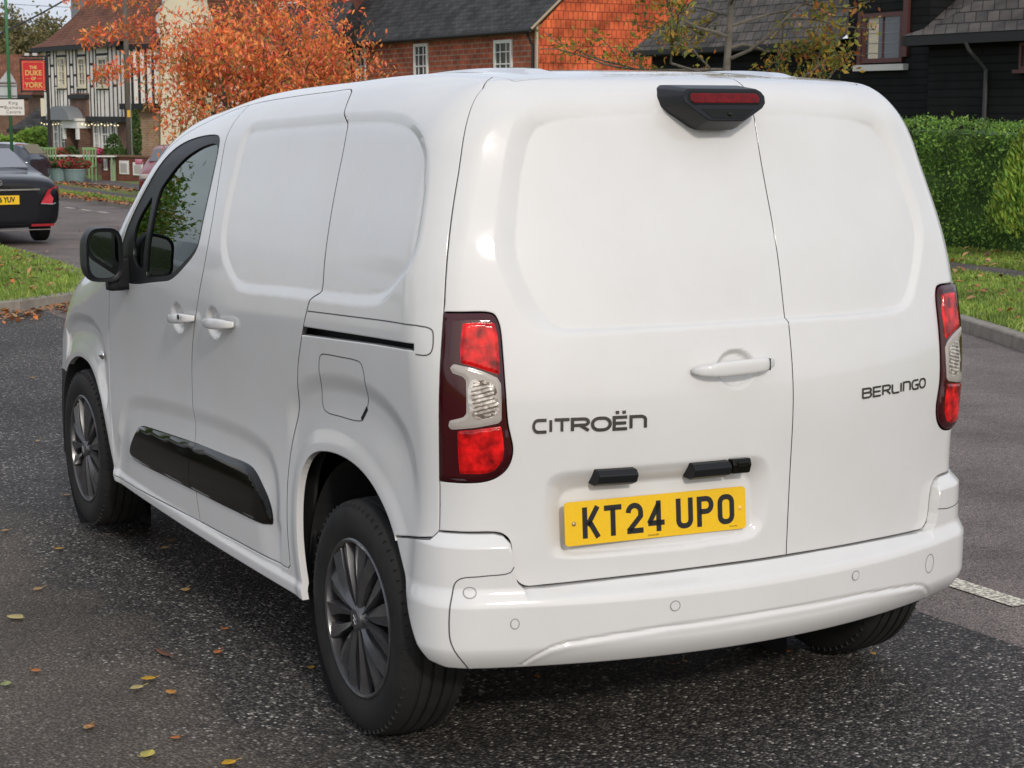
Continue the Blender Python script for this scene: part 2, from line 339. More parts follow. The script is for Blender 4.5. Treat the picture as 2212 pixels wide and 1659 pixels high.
def glass(name, col, refl=.06, mixn=.5):
    m = bpy.data.materials.new(name); m.use_nodes = True; t = m.node_tree; t.nodes.clear()
    o = t.nodes.new('ShaderNodeOutputMaterial'); g = t.nodes.new('ShaderNodeBsdfGlossy'); g.inputs['Roughness'].default_value = .01; g.inputs['Color'].default_value = (.92,1,.97,1)
    tr_ = t.nodes.new('ShaderNodeBsdfTransparent'); tr_.inputs[0].default_value = (*col, 1); mi = t.nodes.new('ShaderNodeMixShader')
    fr = t.nodes.new('ShaderNodeFresnel'); fr.inputs[0].default_value = 2.0
    t.links.new(fr.outputs[0], mi.inputs[0]); t.links.new(tr_.outputs[0], mi.inputs[1]); t.links.new(g.outputs[0], mi.inputs[2]); t.links.new(mi.outputs[0], o.inputs[0]); return m
GLASS = glass('tinted_glass', (.20,.26,.24))
REDL = mat('red_lens', (.13,.001,.002), .12, spec=.4, bump=.25, bscale=80, bdist=.0025, nscale=30, ncol=(.80,.010,.010), namt=.3)
REDD = mat('dark_red_lens', (.040,.002,.004), .06, spec=.6)
CLEARL = mat('clear_lens', (.62,.58,.52), .12, metal=.5, nscale=48, ncol=(.30,.26,.22), namt=.2, bump=.25, bscale=70, bdist=.003)
FROST = mat('frosted_lens', (.36,.33,.30), .12, spec=.7)
CHROME = mat('chrome', (.62,.60,.57), .16, metal=1)
BADGE = mat('badge_metal', (.16,.155,.145), .25, metal=.9)
YEL = mat('yellow_plate', (.84,.52,.006), .38, coat=.2, nscale=120, ncol=(.78,.47,.005), coord='Object')
INK = mat('black_ink', (.012,.012,.012), .35)
SEATM = mat('seat_fabric', (.018,.018,.019), .85)

van = empty('panel_van', (0,0,0)); tag(van, 'white panel van parked on the lay-by, seen from behind, with yellow number plate', 'van')
P_ = lambda L: np.array(L, float)
# ---- outlines in body coordinates (U along the body, V up)
bseam = P_([(2.53,1.735),(2.508,1.62),(2.475,1.50),(2.449,1.40),(2.441,1.32),(2.461,1.222),(2.515,1.12),(2.575,1.03),(2.625,.955),(2.660,.885),(2.680,.815),(2.686,.745),(2.680,.69),(2.672,.62),(2.660,.54),(2.640,.47),(2.618,.41),(2.592,.346)])
aseam = P_([(3.602,1.06),(3.64,.98),(3.69,.89),(3.722,.80),(3.732,.72),(3.715,.63),(3.675,.52),(3.635,.42),(3.600,.318)])
door_top = P_([(2.53,1.737),(2.66,1.714),(2.80,1.682),(2.95,1.637),(3.07,1.585),(3.18,1.522),(3.29,1.440),(3.385,1.345),(3.47,1.25),(3.545,1.15),(3.602,1.06)])
slide_rear = P_([(1.797,1.801),(1.759,1.785),(1.706,1.738),(1.674,1.702),(1.655,1.686),(1.634,1.672),(1.618,1.648),(1.606,1.60),(1.597,1.527),(1.585,1.451),(1.571,1.372),(1.561,1.288),(1.560,1.21),(1.590,1.193),(1.617,1.177),(1.635,1.15),(1.66,1.108),(1.70,1.035),(1.728,.982),(1.747,.924),(1.77,.858),(1.798,.797),(1.823,.729),(1.838,.669),(1.844,.617),(1.842,.559),(1.833,.48),(1.821,.419),(1.812,.375)])
front_door = np.vstack([cr_poly(bseam[::-1], 4, False), cr_poly(door_top, 3, False)[1:-1], cr_poly(aseam, 4, False), [(3.3,.324),(2.9,.337)]])
slide_door = np.vstack([cr_poly(slide_rear, 3, False), [(1.826,.362),(2.0,.358),(2.24,.354),(2.44,.349)], cr_poly(bseam[::-1], 4, False), [(2.427,1.748),(2.255,1.764),(2.08,1.780),(1.927,1.791),(1.82,1.801)]])
frame = cr_poly([(2.548,1.585),(2.575,1.606),(2.623,1.613),(2.715,1.611),(2.831,1.601),(2.943,1.582),(3.035,1.552),(3.110,1.510),(3.165,1.468),(3.228,1.408),(3.298,1.335),(3.366,1.262),(3.405,1.20),(3.40,1.13),(3.35,1.085),(3.25,1.083),(3.043,1.106),(2.905,1.122),(2.826,1.132),(2.749,1.154),(2.652,1.195),(2.566,1.240),(2.533,1.275),(2.522,1.34),(2.522,1.421),(2.530,1.505)], 3)
glassP = cr_poly([(2.562,1.572),(2.60,1.586),(2.68,1.580),(2.77,1.562),(2.862,1.534),(2.950,1.496),(3.02,1.452),(3.052,1.42),(3.070,1.30),(3.092,1.18),(3.098,1.125),(3.0,1.130),(2.903,1.140),(2.837,1.149),(2.773,1.167),(2.677,1.206),(2.594,1.244),(2.552,1.275),(2.540,1.34),(2.540,1.421),(2.548,1.505)], 3)
quarter = cr_poly([(3.118,1.400),(3.165,1.37),(3.228,1.318),(3.262,1.265),(3.262,1.185),(3.22,1.150),(3.14,1.152),(3.128,1.20),(3.105,1.31)], 3)
rec_out = cr_poly([(2.365,1.63),(2.34,1.655),(2.207,1.669),(1.975,1.682),(1.677,1.699),(1.511,1.706),(1.368,1.707),(1.289,1.700),(1.216,1.682),(1.140,1.648),(1.090,1.605),(1.066,1.555),(1.042,1.501),(1.024,1.434),(1.016,1.376),(1.022,1.33),(1.052,1.288),(1.112,1.243),(1.165,1.213),(1.234,1.199),(1.376,1.189),(1.619,1.179),(1.794,1.172),(2.031,1.159),(2.125,1.155),(2.185,1.162),(2.245,1.19),(2.306,1.238),(2.341,1.288),(2.354,1.341),(2.364,1.436),(2.370,1.527),(2.372,1.590)], 3)
rec_in = cr_poly([(2.325,1.605),(2.29,1.628),(2.17,1.642),(1.96,1.656),(1.672,1.673),(1.500,1.679),(1.380,1.680),(1.300,1.672),(1.235,1.653),(1.165,1.618),(1.118,1.580),(1.094,1.535),(1.071,1.485),(1.054,1.430),(1.048,1.376),(1.056,1.345),(1.085,1.306),(1.140,1.265),(1.190,1.236),(1.245,1.225),(1.380,1.215),(1.577,1.206),(1.827,1.195),(2.05,1.183),(2.120,1.183),(2.170,1.196),(2.225,1.222),(2.280,1.262),(2.310,1.305),(2.320,1.35),(2.329,1.44),(2.333,1.53),(2.334,1.580)], 3)
cseam = P_([(1.150,1.924),(1.118,1.895),(1.071,1.836),(1.026,1.78),(1.000,1.735),(.976,1.663),(.960,1.574),(.949,1.501),(.928,1.36),(.915,1.23),(.912,1.145),(.912,1.032),(.915,.915),(.920,.796),(.922,.711),(.923,.660)])
lamp_in = P_([(.915,1.210),(.862,1.210),(.803,1.209),(.782,1.203),(.769,1.187),(.761,1.165),(.752,1.103),(.743,1.018),(.735,.935),(.726,.899),(.721,.873),(.725,.847),(.738,.823),(.764,.803),(.796,.792),(.850,.788),(.920,.788)])
lamp_poly = np.vstack([cr_poly(lamp_in, 4, False), [(.915,.915),(.912,1.032),(.912,1.145)]])
doorbot = P_([(.923,.660),(.856,.661),(.776,.660),(.750,.654),(.731,.638),(.723,.603),(.720,.565),(.710,.535),(.684,.518),(.62,.518),(.406,.527),(.2,.532),(.069,.534)])
def cpart(L, a, b): return [tuple(p) for p in L[a:b]]
def rear_door(us):
    """left leaf reaches over the centre to x=+0.08, right leaf starts there"""
    up = np.vstack([[(us,1.924)], [(.4,1.924),(.8,1.924)], cr_poly(cseam[:10], 3, False), cr_poly(lamp_in, 4, False), cseam[-2:], cr_poly(doorbot, 3, False)[1:-1], [(us,.534)]])
    return up
doorL = rear_door(-.082); doorR = rear_door(.082)
drL_in = np.vstack([[(-.3,1.722)], cr_poly([(.09,1.722),(.2,1.731),(.362,1.743),(.470,1.752),(.522,1.752),(.560,1.738),(.610,1.700),(.648,1.624),(.685,1.522),(.706,1.434),(.712,1.374),(.700,1.328),(.672,1.279),(.636,1.229),(.597,1.188),(.559,1.169),(.514,1.165),(.326,1.167),(.12,1.168)], 4, False), [(-.3,1.168)]])
drL_out = np.vstack([[(-.3,1.795)], cr_poly([(.155,1.800),(.359,1.815),(.442,1.823),(.53,1.823),(.600,1.812),(.661,1.798),(.725,1.765),(.754,1.721),(.776,1.633),(.790,1.537),(.797,1.478),(.797,1.407),(.790,1.352),(.770,1.310),(.738,1.260),(.700,1.202),(.660,1.170),(.607,1.154),(.56,1.150),(.522,1.149),(.335,1.152),(.131,1.154)], 4, False), [(-.3,1.154)]])
drR_in = np.vstack([[(-.3,1.724)], cr_poly([(.093,1.724),(.209,1.727),(.345,1.733),(.455,1.742),(.515,1.739),(.556,1.722),(.634,1.673),(.698,1.571),(.732,1.488),(.742,1.427),(.738,1.370),(.704,1.325),(.650,1.262),(.585,1.200),(.554,1.180),(.525,1.167),(.492,1.163),(.445,1.162),(.093,1.168)], 4, False), [(-.3,1.168)]])
drR_out = np.vstack([[(-.3,1.795)], cr_poly([(.155,1.796),(.259,1.801),(.365,1.803),(.478,1.808),(.57,1.803),(.655,1.780),(.712,1.735),(.752,1.66),(.782,1.57),(.797,1.49),(.800,1.420),(.780,1.360),(.725,1.300),(.660,1.235),(.602,1.180),(.564,1.160),(.507,1.151),(.467,1.149),(.429,1.149),(.083,1.154)], 4, False), [(-.3,1.154)]])
pl_out = cr_poly([(.625,.740),(.620,.785),(.595,.804),(.552,.812),(.366,.817),(.164,.819),(.032,.816),(.000,.803),(-.014,.778),(-.020,.743),(-.016,.665),(-.002,.616),(.029,.592),(.154,.588),(.358,.584),(.546,.583),(.599,.589),(.622,.639)], 4)
pl_in = cr_poly([(.568,.700),(.566,.735),(.550,.751),(.515,.757),(.347,.764),(.142,.764),(.058,.761),(.034,.750),(.027,.725),(.025,.661),(.030,.625),(.05,.611),(.134,.600),(.342,.597),(.531,.596),(.556,.606)], 4)
arch = cr_poly([(1.690,.30),(1.716,.366),(1.738,.442),(1.750,.52),(1.752,.600),(1.736,.660),(1.698,.710),(1.641,.741),(1.560,.758),(1.479,.763),(1.396,.757),(1.327,.742),(1.262,.716),(1.205,.681),(1.155,.641),(1.111,.591),(1.068,.533),(1.026,.476),(.990,.411),(.966,.369),(.938,.322),(.93,.25),(1.3,.20),(1.67,.23)], 3)
archF = cr_poly([(3.585,.27),(3.610,.32),(3.676,.410),(3.743,.492),(3.838,.582),(3.935,.650),(4.030,.688),(4.130,.700),(4.245,.696),(4.360,.672),(4.460,.633),(4.533,.588),(4.590,.52),(4.625,.44),(4.635,.34),(4.62,.24),(4.1,.20)], 3)
slot = P_([(1.70,1.098),(1.215,1.119),(.992,1.128),(.990,1.110),(1.215,1.101),(1.70,1.073)])
flap = cr_poly([(1.555,1.033),(1.519,1.038),(1.427,1.042),(1.317,1.045),(1.294,1.040),(1.284,1.020),(1.283,.984),(1.292,.942),(1.308,.915),(1.340,.880),(1.376,.872),(1.481,.868),(1.582,.867),(1.602,.880),(1.597,.925),(1.580,.964),(1.578,.990),(1.570,1.018)], 3)
flareC = cr_poly([(1.85,.86),(1.79,.905),(1.725,.944),(1.611,.978),(1.452,.998),(1.304,1.0),(1.202,.986),(1.139,.964),(1.079,.930),(1.036,.890),(1.008,.83),(.992,.76),(.985,.68)], 4, False)
flareR = np.vstack([flareC, [(.985,.2),(1.9,.2)]])
flareFC = cr_poly([(4.56,.79),(4.45,.84),(4.31,.872),(4.08,.893),(3.953,.888),(3.857,.860),(3.806,.818),(3.770,.760),(3.745,.69)], 4, False)
flareFR = np.vstack([flareFC, [(3.745,.2),(4.56,.2)]])
featC = cr_poly([(3.585,.50),(3.560,.56),(3.52,.605),(3.470,.636),(3.387,.662),(3.09,.697),(2.69,.723),(2.30,.735),(2.10,.728),(1.98,.700),(1.915,.64),(1.885,.56),(1.88,.50)], 4, False)
featR = np.vstack([featC, [(1.88,.34),(3.585,.34)]])
bump_poly = cr_poly([(3.392,.452),(3.368,.495),(3.320,.545),(3.275,.562),(3.211,.570),(2.93,.588),(2.645,.604),(2.35,.613),(2.20,.618),(2.13,.612),(2.065,.588),(2.005,.550),(1.968,.508),(1.958,.475),(1.966,.463),(2.241,.449),(2.647,.440),(2.988,.430),(3.320,.421),(3.375,.427)], 3)
rec_out = smoothc(rec_out, .022); pl_out = smoothc(pl_out, .010); pl_in = smoothc(pl_in, .010)
drL_in, drL_out, drR_in, drR_out = (smoothc(p, .016) for p in (drL_in, drL_out, drR_in, drR_out))
flap = smoothc(flap, .008)
REC_R = [rec_out]+[shrink(rec_out, .028*f) for f in (.3,.6,.85,1)]
def midp(o, i, f):
    """outline between an outer and an inner one"""
    n = len(i); r = resample(o, .004); out = []
    for p in i: k = np.argmin(((r-p)**2).sum(1)); out.append(p+(r[k]-p)*f)
    return np.array(out)
def band(q, o, i, bb=True):
    r = np.zeros(len(q)); bo = (q[:,0] > o[:,0].min()) & (q[:,0] < o[:,0].max()) & (q[:,1] > o[:,1].min()) & (q[:,1] < o[:,1].max())
    if not bo.any(): return r
    p = q[bo]; io = inside(p, o); ii = inside(p, i); d1 = pdist(p, o); d2 = pdist(p, i); r[bo] = np.where(ii, 1, np.where(io, (d1/(d1+d2+1e-9))**1.3, 0)); return r
def band1(q, o, wd):
    r = np.zeros(len(q)); bo = (q[:,0] > o[:,0].min()) & (q[:,0] < o[:,0].max()) & (q[:,1] > o[:,1].min()) & (q[:,1] < o[:,1].max())
    if bo.any(): p = q[bo]; r[bo] = np.where(inside(p, o), np.clip(pdist(p, o)/wd, 0, 1)**1.08, 0)
    return r
def ell(q, c, a, b, soft=.3):
    e = np.hypot((q[:,0]-c[0])/a, (q[:,1]-c[1])/b); return 1-sst((e-(1-soft))/soft)
def shelf(q, reg, cur, dep, w1, w2, w3):
    r = np.zeros(len(q)); b = inside(q, reg)
    if b.any(): d = pdist(q[b], cur, False); r[b] = -dep*sst(d/w1)*(1-sst((d-w2)/w3))
    return r
def Dside(q):
    d = -.011*band1(q, rec_out, .028)
    d += shelf(q, flareR, flareC, .011, .065, .085, .14)*sst((1.86-q[:,0])/.08)*sst((q[:,1]-.66)/.20)
    d += shelf(q, flareFR, flareFC, .012, .05, .07, .09)
    d += shelf(q, featR, featC, .009, .065, .07, .14)
    lo = q[:,1] < .85
    if lo.any():
        p = q[lo]; r = np.zeros(len(p))
        for a in (arch, archF): r += .006*(1-sst((pdist(p, a)-.012)/.055))
        d[lo] += r
    d += .009*sst((.348-q[:,1])/.026)*(q[:,0] > 1.0)
    for c in ((SY(1.395),1.012),(SY(1.030),1.034)): d -= .017*ell(q, c, .072, .055, .4)
    return d
def Drear(side):
    def f(q):
        d = -.014*band(q, drL_out, drL_in) if side > 0 else -.014*band(q, drR_out, drR_in)
        if side > 0:
            d -= .036*band(q, pl_out, pl_in)*np.clip((q[:,1]-.50)/.27, .2, 1)
            d -= .016*ell(q, (.096,1.047), .062, .052)
        return d
    return f
def vtop(q): return .530+.132*sst((q-.675)/.065)
def Dbump(q):
    u, v = np.abs(q[:,0]), q[:,1]; gv = .402-.034*sst((u-.45)/.2)
    side = sst((u-.89)/.17)
    pr = .048*(1-side)+.010*side
    up = .030*(1-side)+.002*side
    base = .5*sst((vtop(u)-v)/.036)+.5*np.clip((vtop(u)-v)/.036, 0, 1)
    low = .5*sst((.522-v)/.045)+.5*np.clip((.522-v)/.045, 0, 1)
    d = base*(up+(pr-up)*low)
    d -= (.034*(1-side)+.024*side)*np.clip((.372-v)/.062, 0, 1.3)**1.6
    g = (u < .72)
    gv = np.interp(u, [0,.3,.45,.56,.61,.66,.70], [.403,.399,.389,.378,.368,.345,.318])
    d -= g*.0045*np.exp(-((v-gv)/.005)**2)*sst((.72-u)/.04)
    d += g*.0015*np.exp(-((v-gv+.014)/.008)**2)*sst((.70-u)/.04)
    return d
def circ_(c, rad, n=20): return np.array([(c[0]+rad*math.cos(2*math.pi*k/n), c[1]+rad*math.sin(2*math.pi*k/n)) for k in range(n)])
# ---- body shells, doors
G_ = .0020
top_us = np.linspace(UMAX-.01, .0, 160)
vt = lambda U: zcore(origin(np.asarray(U, float))[1])+RV*math.pi/2
def_top = np.stack([top_us, vt(top_us)-1e-4], 1)
domain = np.vstack([[(0,.30),(1.0,.30),(UMAX-.01,.30)], def_top])
bumper_cut = np.vstack([[(-.1,.2),(-.1,1.2),(.9,1.2)], [(.925,.662),(.939,.643),(1.121,.611)], [(1.10,.55),(1.0,.40),(.9,.2)]])
rear_cut = np.vstack([[(-.2,1.924),(1.0,1.924)], cr_poly(cseam, 3, False), [(.923,.45),(-.2,.45)]])
fbump = np.vstack([[(4.40,.20),(4.44,.60),(4.75,.585),(UMAX,.60),(UMAX,.2)]])
for side in (1, -1):
    hs = .03 if side > 0 else .06; hf = .006 if side > 0 else .03
    exc = [shrink(front_door, -G_), shrink(slide_door, -G_), arch, archF, slot]
    panel('body', WHITE, domain, [shrink(rear_cut, -G_), bumper_cut, fbump]+exc, Dside, h=hs, hf=hf, thick=.020, parent=van, side=side, edge=.8, mats=[WHITE, WHITE], rings=REC_R if side > 0 else [])
    fd = panel('front_door', WHITE, shrink(front_door, G_), [frame], Dside, h=hs, hf=hf, parent=van, side=side, edge=.3, mats=[WHITE, GAPG])  # door rims painted dark to hold the gap shade against the sun
    sd = panel('sliding_door', WHITE, shrink(slide_door, G_), [], Dside, h=hs, hf=hf, parent=van, side=side, edge=.3, mats=[WHITE, GAPG], rings=REC_R if side > 0 else [])
    rd = panel('rear_door', WHITE, shrink(doorL if side > 0 else doorR, G_), [], Drear(side), h=.03, hf=.006, parent=van, side=side, edge=.5, mats=[WHITE, GAPG], rings=([drL_out, drL_in, midp(drL_out, drL_in, .12), midp(drL_out, drL_in, .4), pl_out, pl_in, midp(pl_out, pl_in, .12)] if side > 0 else [drR_out, drR_in, midp(drR_out, drR_in, .12), midp(drR_out, drR_in, .4)]))
    bp_ = np.vstack([[(0,.312),(0,.531)], (doorbot[::-1]-[0,.004])[1:], [(.925,.656),(.939,.639),(1.121,.607)], [(1.111,.591),(1.068,.533),(1.026,.476),(.990,.411),(.966,.369),(.940,.330),(.90,.314),(.80,.311)]])
    if side > 0: bmp = panel('rear_bumper', WHITE, np.vstack([bp_[2:], (bp_[2:]*[-1,1])[::-1]]), [], Dbump, h=.02, hf=.006, thick=.03, parent=van, side=1, edge=.6)
    if side > 0: sdL, fdL, rdL, bmL = sd, fd, rd, bmp
    else: rdR, bmR = rd, bmp
    panel('front_bumper', BLACKP, np.vstack([[(4.42,.22),(4.44,.598),(4.75,.583),(UMAX-.01,.598),(UMAX-.01,.22)]]), [archF], None, h=.05, hf=.02, parent=van, side=side)
    of = lambda k: (lambda q: np.full(len(q), k))
    wf = panel('window_frame', BLACKP, shrink(frame, .001), [glassP, quarter], lambda q: Dside(q)-.003, h=.03, hf=.012, thick=.02, parent=fd, side=side)
    panel('window', GLASS, glassP, [], of(-.009), h=.04, hf=.02, thick=.004, parent=fd, side=side)
    panel('quarter_window', GLASS, quarter, [], of(-.009), h=.04, hf=.02, thick=.004, parent=fd, side=side)
    # dark structure behind the panel gaps
    panel('inner_frame', DARK, np.vstack([[(0,.34),(1.1,.34),(UMAX-.02,.34)], def_top-[0,.02]]), [shrink(arch, -.02), shrink(archF, -.02), shrink(frame, .03)], of(-.055), h=.08, hf=.08, thick=.01, parent=van, side=side)
    # black rubbing strips on the doors
    def Db(q):
        e = pdist(q, bump_poly); return Dside(q)+.003+.011*sst(e/.022)
    fs = P_([(2.640,.66),(2.640,.603),(2.668,.562),(2.664,.485),(2.648,.443),(2.648,.38)])
    A_ = np.vstack([fs, [(1.8,.38),(1.8,.66)]]); B_ = np.vstack([fs, [(3.6,.38),(3.6,.66)]])
    def clip_poly(poly, mask):   # split the strip along the door gap
        p = resample(poly, .01); k = inside(p, mask); idx = np.where(k & ~np.roll(k, 1))[0][0]; p = np.roll(p, -idx, 0); k = np.roll(k, -idx); return p[k]
    a1 = clip_poly(bump_poly, A_); b1 = clip_poly(bump_poly, B_)
    panel('rubbing_strip', PIANO, shrink(np.vstack([a1, resample(fs[1:-1][::(1 if a1[-1][1] > .55 else -1)], .01, False)]), .002), [], Db, h=.03, hf=.012, parent=sd, side=side)
    panel('rubbing_strip', PIANO, shrink(np.vstack([b1, resample(fs[1:-1][::(1 if b1[-1][1] > .55 else -1)], .01, False)]), .002), [], Db, h=.03, hf=.012, parent=fd, side=side)
    # rear lamps
    lm = panel('tail_lamp', REDD, shrink(lamp_poly, .003), [], lambda q: .004+.010*sst(pdist(q, lamp_poly)/.02), h=.03, hf=.009, thick=.03, parent=van, side=side)
    def lens(nm, m_, L, k=.017):
        pp = smoothc(np.array(L, float), .0022, .0015); pp = resample(pp[::3], .004); return panel(nm, m_, pp, [], lambda q: .004+.010*sst(pdist(q, lamp_poly)/.02)+(k-.014)*sst(pdist(q, pp)/.005)+.0008, h=.02, hf=.004, thick=.006, parent=lm, side=side)
    lens('red_lens', REDL, [(.866,1.182),(.830,1.184),(.782,1.182),(.770,1.150),(.764,1.10),(.762,1.058),(.790,1.065),(.816,1.073),(.861,1.087),(.865,1.12)])
    lens('red_lens', REDL, [(.862,.922),(.80,.928),(.756,.933),(.750,.90),(.748,.874),(.753,.847),(.774,.823),(.799,.815),(.859,.814),(.862,.86)])
    lens('clear_lens', FROST, [(.884,1.076),(.876,1.085),(.839,1.076),(.804,1.065),(.768,1.050),(.757,1.035),(.755,.99),(.755,.947),(.764,.940),(.818,.931),(.876,.925),(.884,.932),(.881,.947),(.849,.956),(.842,.965),(.843,1.005),(.846,1.045),(.854,1.055),(.877,1.063)], .0155)
    pz = cr_poly([(.836,1.045),(.80,1.043),(.775,1.030),(.766,1.0),(.766,.966),(.78,.955),(.815,.951),(.832,.965)], 3)
    panel('reflector_bowl', CLEARL, pz, [], lambda q: .0172+.0012*np.sin(q[:,1]*620+q[:,0]*140), h=.01, hf=.004, thick=.004, parent=lm, side=side)
    for zc3, nm3 in ((1.110,'bulb'),(.895,'bulb')):
        o = panel(nm3, REDD, circ_((.838,zc3), .0135), [], lambda q: np.full(len(q), .0172), h=.006, hf=.005, thick=.003, parent=lm, side=side)
    # surface lines: dark strips stand in for the shade of cut gaps
    r = MB(); ribbon(r, flap, .0028, .0006, Dside, True, side); r.build('filler_flap_gap_line', GAPG, van)
    r = MB()
    cov = cr_poly([(1.630,1.147),(1.355,1.160),(1.08,1.172),(.960,1.172),(.940,1.165),(.935,1.147),(.937,1.113),(.950,1.103),(.985,1.102)], 3, False)
    ribbon(r, cov, .0032, .0006, Dside, False, side); r.build('rail_cover_gap_line', GAPG, van)
    r = MB(); bl = cr_poly([(.722,.577),(.734,.563),(.810,.556),(.858,.550),(.872,.536),(.878,.499),(.882,.424),(.878,.386),(.845,.310)], 4, False)
    if side > 0: ribbon(r, bl, .0030, .0006, Dbump, False, side)
    ribbon(r, [(.925,.656),(.939,.639),(1.119,.607)], .0028, .0006, Dbump, False, side)
    if side < 0: ribbon(r, cr_poly([(.720,.575),(.80,.566),(.90,.572)], 3, False), .0028, .0006, Dbump, False, side)
    r.build('bumper_gap_line', GAPG, bmp)
# filler flap finger notch
r = MB(); ribbon(r, [(1.345,.880),(1.306,.917)], .012, .0008, Dside); r.build('finger_notch', BLACKP, van)
# ---- parking sensors and towing cover
def circ(c, rad, n=28): return np.array([(c[0]+rad*math.cos(2*math.pi*k/n), c[1]+rad*math.sin(2*math.pi*k/n)) for k in range(n)])
for (u, v, sd_, big) in ((.841,.515,1,1),(.723,.435,1,1),(.282,.452,1,0),(.292,.456,-1,0)):
    r = MB(); par = bmL if sd_ > 0 else bmR
    pp = circ((u,v), .0115); panel('parking_sensor', WHITE, pp, [], lambda q: Dbump(q)+.0015, h=.006, hf=.006, thick=.004, parent=par, side=sd_)
    ribbon(r, circ((u,v), .0132), .0024, .0007, Dbump, True, sd_, h=.004)  # grey ring strip in place of the recess round the sensor
    r.build('sensor_ring', mat('ring_gap_grey', (.26,.26,.26), .5), par)
r = MB(); ribbon(r, circ((.642,.429), .027, 40), .0022, .0006, Dbump, True, -1, h=.004); r.build('towing_eye_cover', mat('ring_gap_grey2', (.16,.16,.16), .5), bmR)  # grey ring line drawn in place of the gap round the cover
# ---- roof, windscreen, bonnet (top skin between the side skins)
xs = np.linspace(-XC, XC, 45); ys = np.concatenate([np.linspace(YC, 1.5, 60), np.linspace(1.53, YF, 90)]); gx, gy = np.meshgrid(xs, ys, indexing='ij')
Pz = np.stack([gx.ravel(), gy.ravel(), fT(gy.ravel())+.02], 1)
for _ in range(40):
    f = field(Pz); g = grad(Pz)[:,2]; Pz[:,2] -= np.clip(f/np.maximum(g, .3), -.05, .05)
def rib(P):
    z = np.zeros(len(P))
    for c in (-.40, .40): z += .009*sst((.045-np.abs(P[:,0]-c))/.02)*sst((P[:,1]+.20)/.08)*sst((1.45-P[:,1])/.2)
    return z
Pz[:,2] += rib(Pz); Nz = grad(Pz-np.stack([0*Pz[:,0], 0*Pz[:,0], rib(Pz)], 1)); e_ = 1e-3
Nz[:,0] -= (rib(Pz+[e_,0,0])-rib(Pz-[e_,0,0]))/(2*e_); Nz[:,1] -= (rib(Pz+[0,e_,0])-rib(Pz-[0,e_,0]))/(2*e_); Nz /= np.linalg.norm(Nz, axis=1, keepdims=True)
nx_, ny_ = len(xs), len(ys)
fc = [(i*ny_+j, (i+1)*ny_+j, (i+1)*ny_+j+1, i*ny_+j+1) for i in range(nx_-1) for j in range(ny_-1)]
mi = [1 if 1.74 < ys[f[0] % ny_] < 2.62 else 0 for f in fc]
rf = mesh('roof', Pz, [f for f, k in zip(fc, mi) if not k], WHITE, van, True); vi = np.empty(len(rf.data.loops), dtype=np.int32); rf.data.loops.foreach_get('vertex_index', vi); rf.data.normals_split_custom_set(Nz[vi].tolist())
wsn = mesh('windscreen', Pz, [f for f, k in zip(fc, mi) if k], GLASS, van, True)
for o_ in (rf, wsn):
    bm = bmesh.new(); bm.from_mesh(o_.data); bmesh.ops.delete(bm, geom=[v for v in bm.verts if not v.link_faces], context='VERTS')
    if o_ is wsn: bm.to_mesh(o_.data)
    bm.free()
nose = MB(); nose.box((0,3.45,.62), (1.1,.36,.5)); nose.build('front_end', BLACKP, van)
# ---- underside and wheel housings, cabin
ub = MB(); ub.box((0,1.38,.45), (1.22,3.6,.32)); ub.box((0,-.46,.47), (1.3,.12,.24)); ub.box((0,2.98,.55), (1.2,.6,.36)); ub.box((0,1.38,.34), (1.66,1.9,.12)); ub.box((0,.25,1.1), (1.3,.9,1.0))
ub.build('underbody', DARK, van)
for side in (1, -1):
    for yc in (0, 2.785):
        l = MB(); l.lathe([(.42,.60),(.425,.845)], (0,yc,.335), 'X', 30, -math.pi/2-.2, math.pi/2+.2); l.lathe([(.05,.60),(.42,.60)], (0,yc,.335), 'X', 30, -math.pi/2, math.pi/2)
        o = l.build('wheel_housing', DARK, van)
        o.data.transform(Matrix.Diagonal((-side,1,1,1))); 
# cabin: bulkhead, seats, dashboard, steering wheel
c = MB(); c.box((0,.96,.98), (1.50,.03,1.1)); c.build('bulkhead', SEATM, van)
for x in (-.42, .42):
    c = MB(); c.bbox((x,1.14,.93), (.48,.14,.66), .05, rx=.18); c.bbox((x,1.40,.62), (.48,.5,.16), .05); o = c.build('seat', SEATM, van, True)
    c = MB(); c.bbox((x,1.10,1.365), (.27,.10,.19), .04, rx=.12); c.tube([(x-.06,1.1,1.2),(x-.06,1.1,1.36)], .007); c.tube([(x+.06,1.1,1.2),(x+.06,1.1,1.36)], .007); c.build('headrest', SEATM, o, True)
c = MB(); c.bbox((0,2.25,.98), (1.5,.45,.22), .07); c.build('dashboard', SEATM, van, True)
c = MB(); c.lathe([(.185+.014*math.cos(a), .014*math.sin(a)) for a in np.linspace(0, 2*math.pi, 9)], (0,0,0), 'Y', 28); c.box((0,0,0), (.36,.02,.04)); o = c.build('steering_wheel', BLACKP, van, True); o.location = (.40,1.92,1.08); o.rotation_euler = (-.4,0,0)
# ---- solid details
def supell(a, b, n=24, p=3.2):
    out = []
    for k in range(n):
        t = 2*math.pi*k/n; c_, s_ = math.cos(t), math.sin(t); out.append((a*abs(c_)**(2/p)*(1 if c_ > 0 else -1), b*abs(s_)**(2/p)*(1 if s_ > 0 else -1)))
    return out
def loft(secs, n=24, p=3.2, cap=True):
    """secs: (centre, axisA, axisB, a, b)"""
    m = MB(); V = []
    for c_, A_, B_, a, b in secs:
        for (s, t) in supell(a, b, n, p): V.append(Vector(c_)+Vector(A_)*s+Vector(B_)*t)
    Fc = [(i*n+k, i*n+(k+1) % n, (i+1)*n+(k+1) % n, (i+1)*n+k) for i in range(len(secs)-1) for k in range(n)]
    if cap: Fc += [tuple(range(n))[::-1], tuple((len(secs)-1)*n+k for k in range(n))]
    m.add(V, Fc); return m
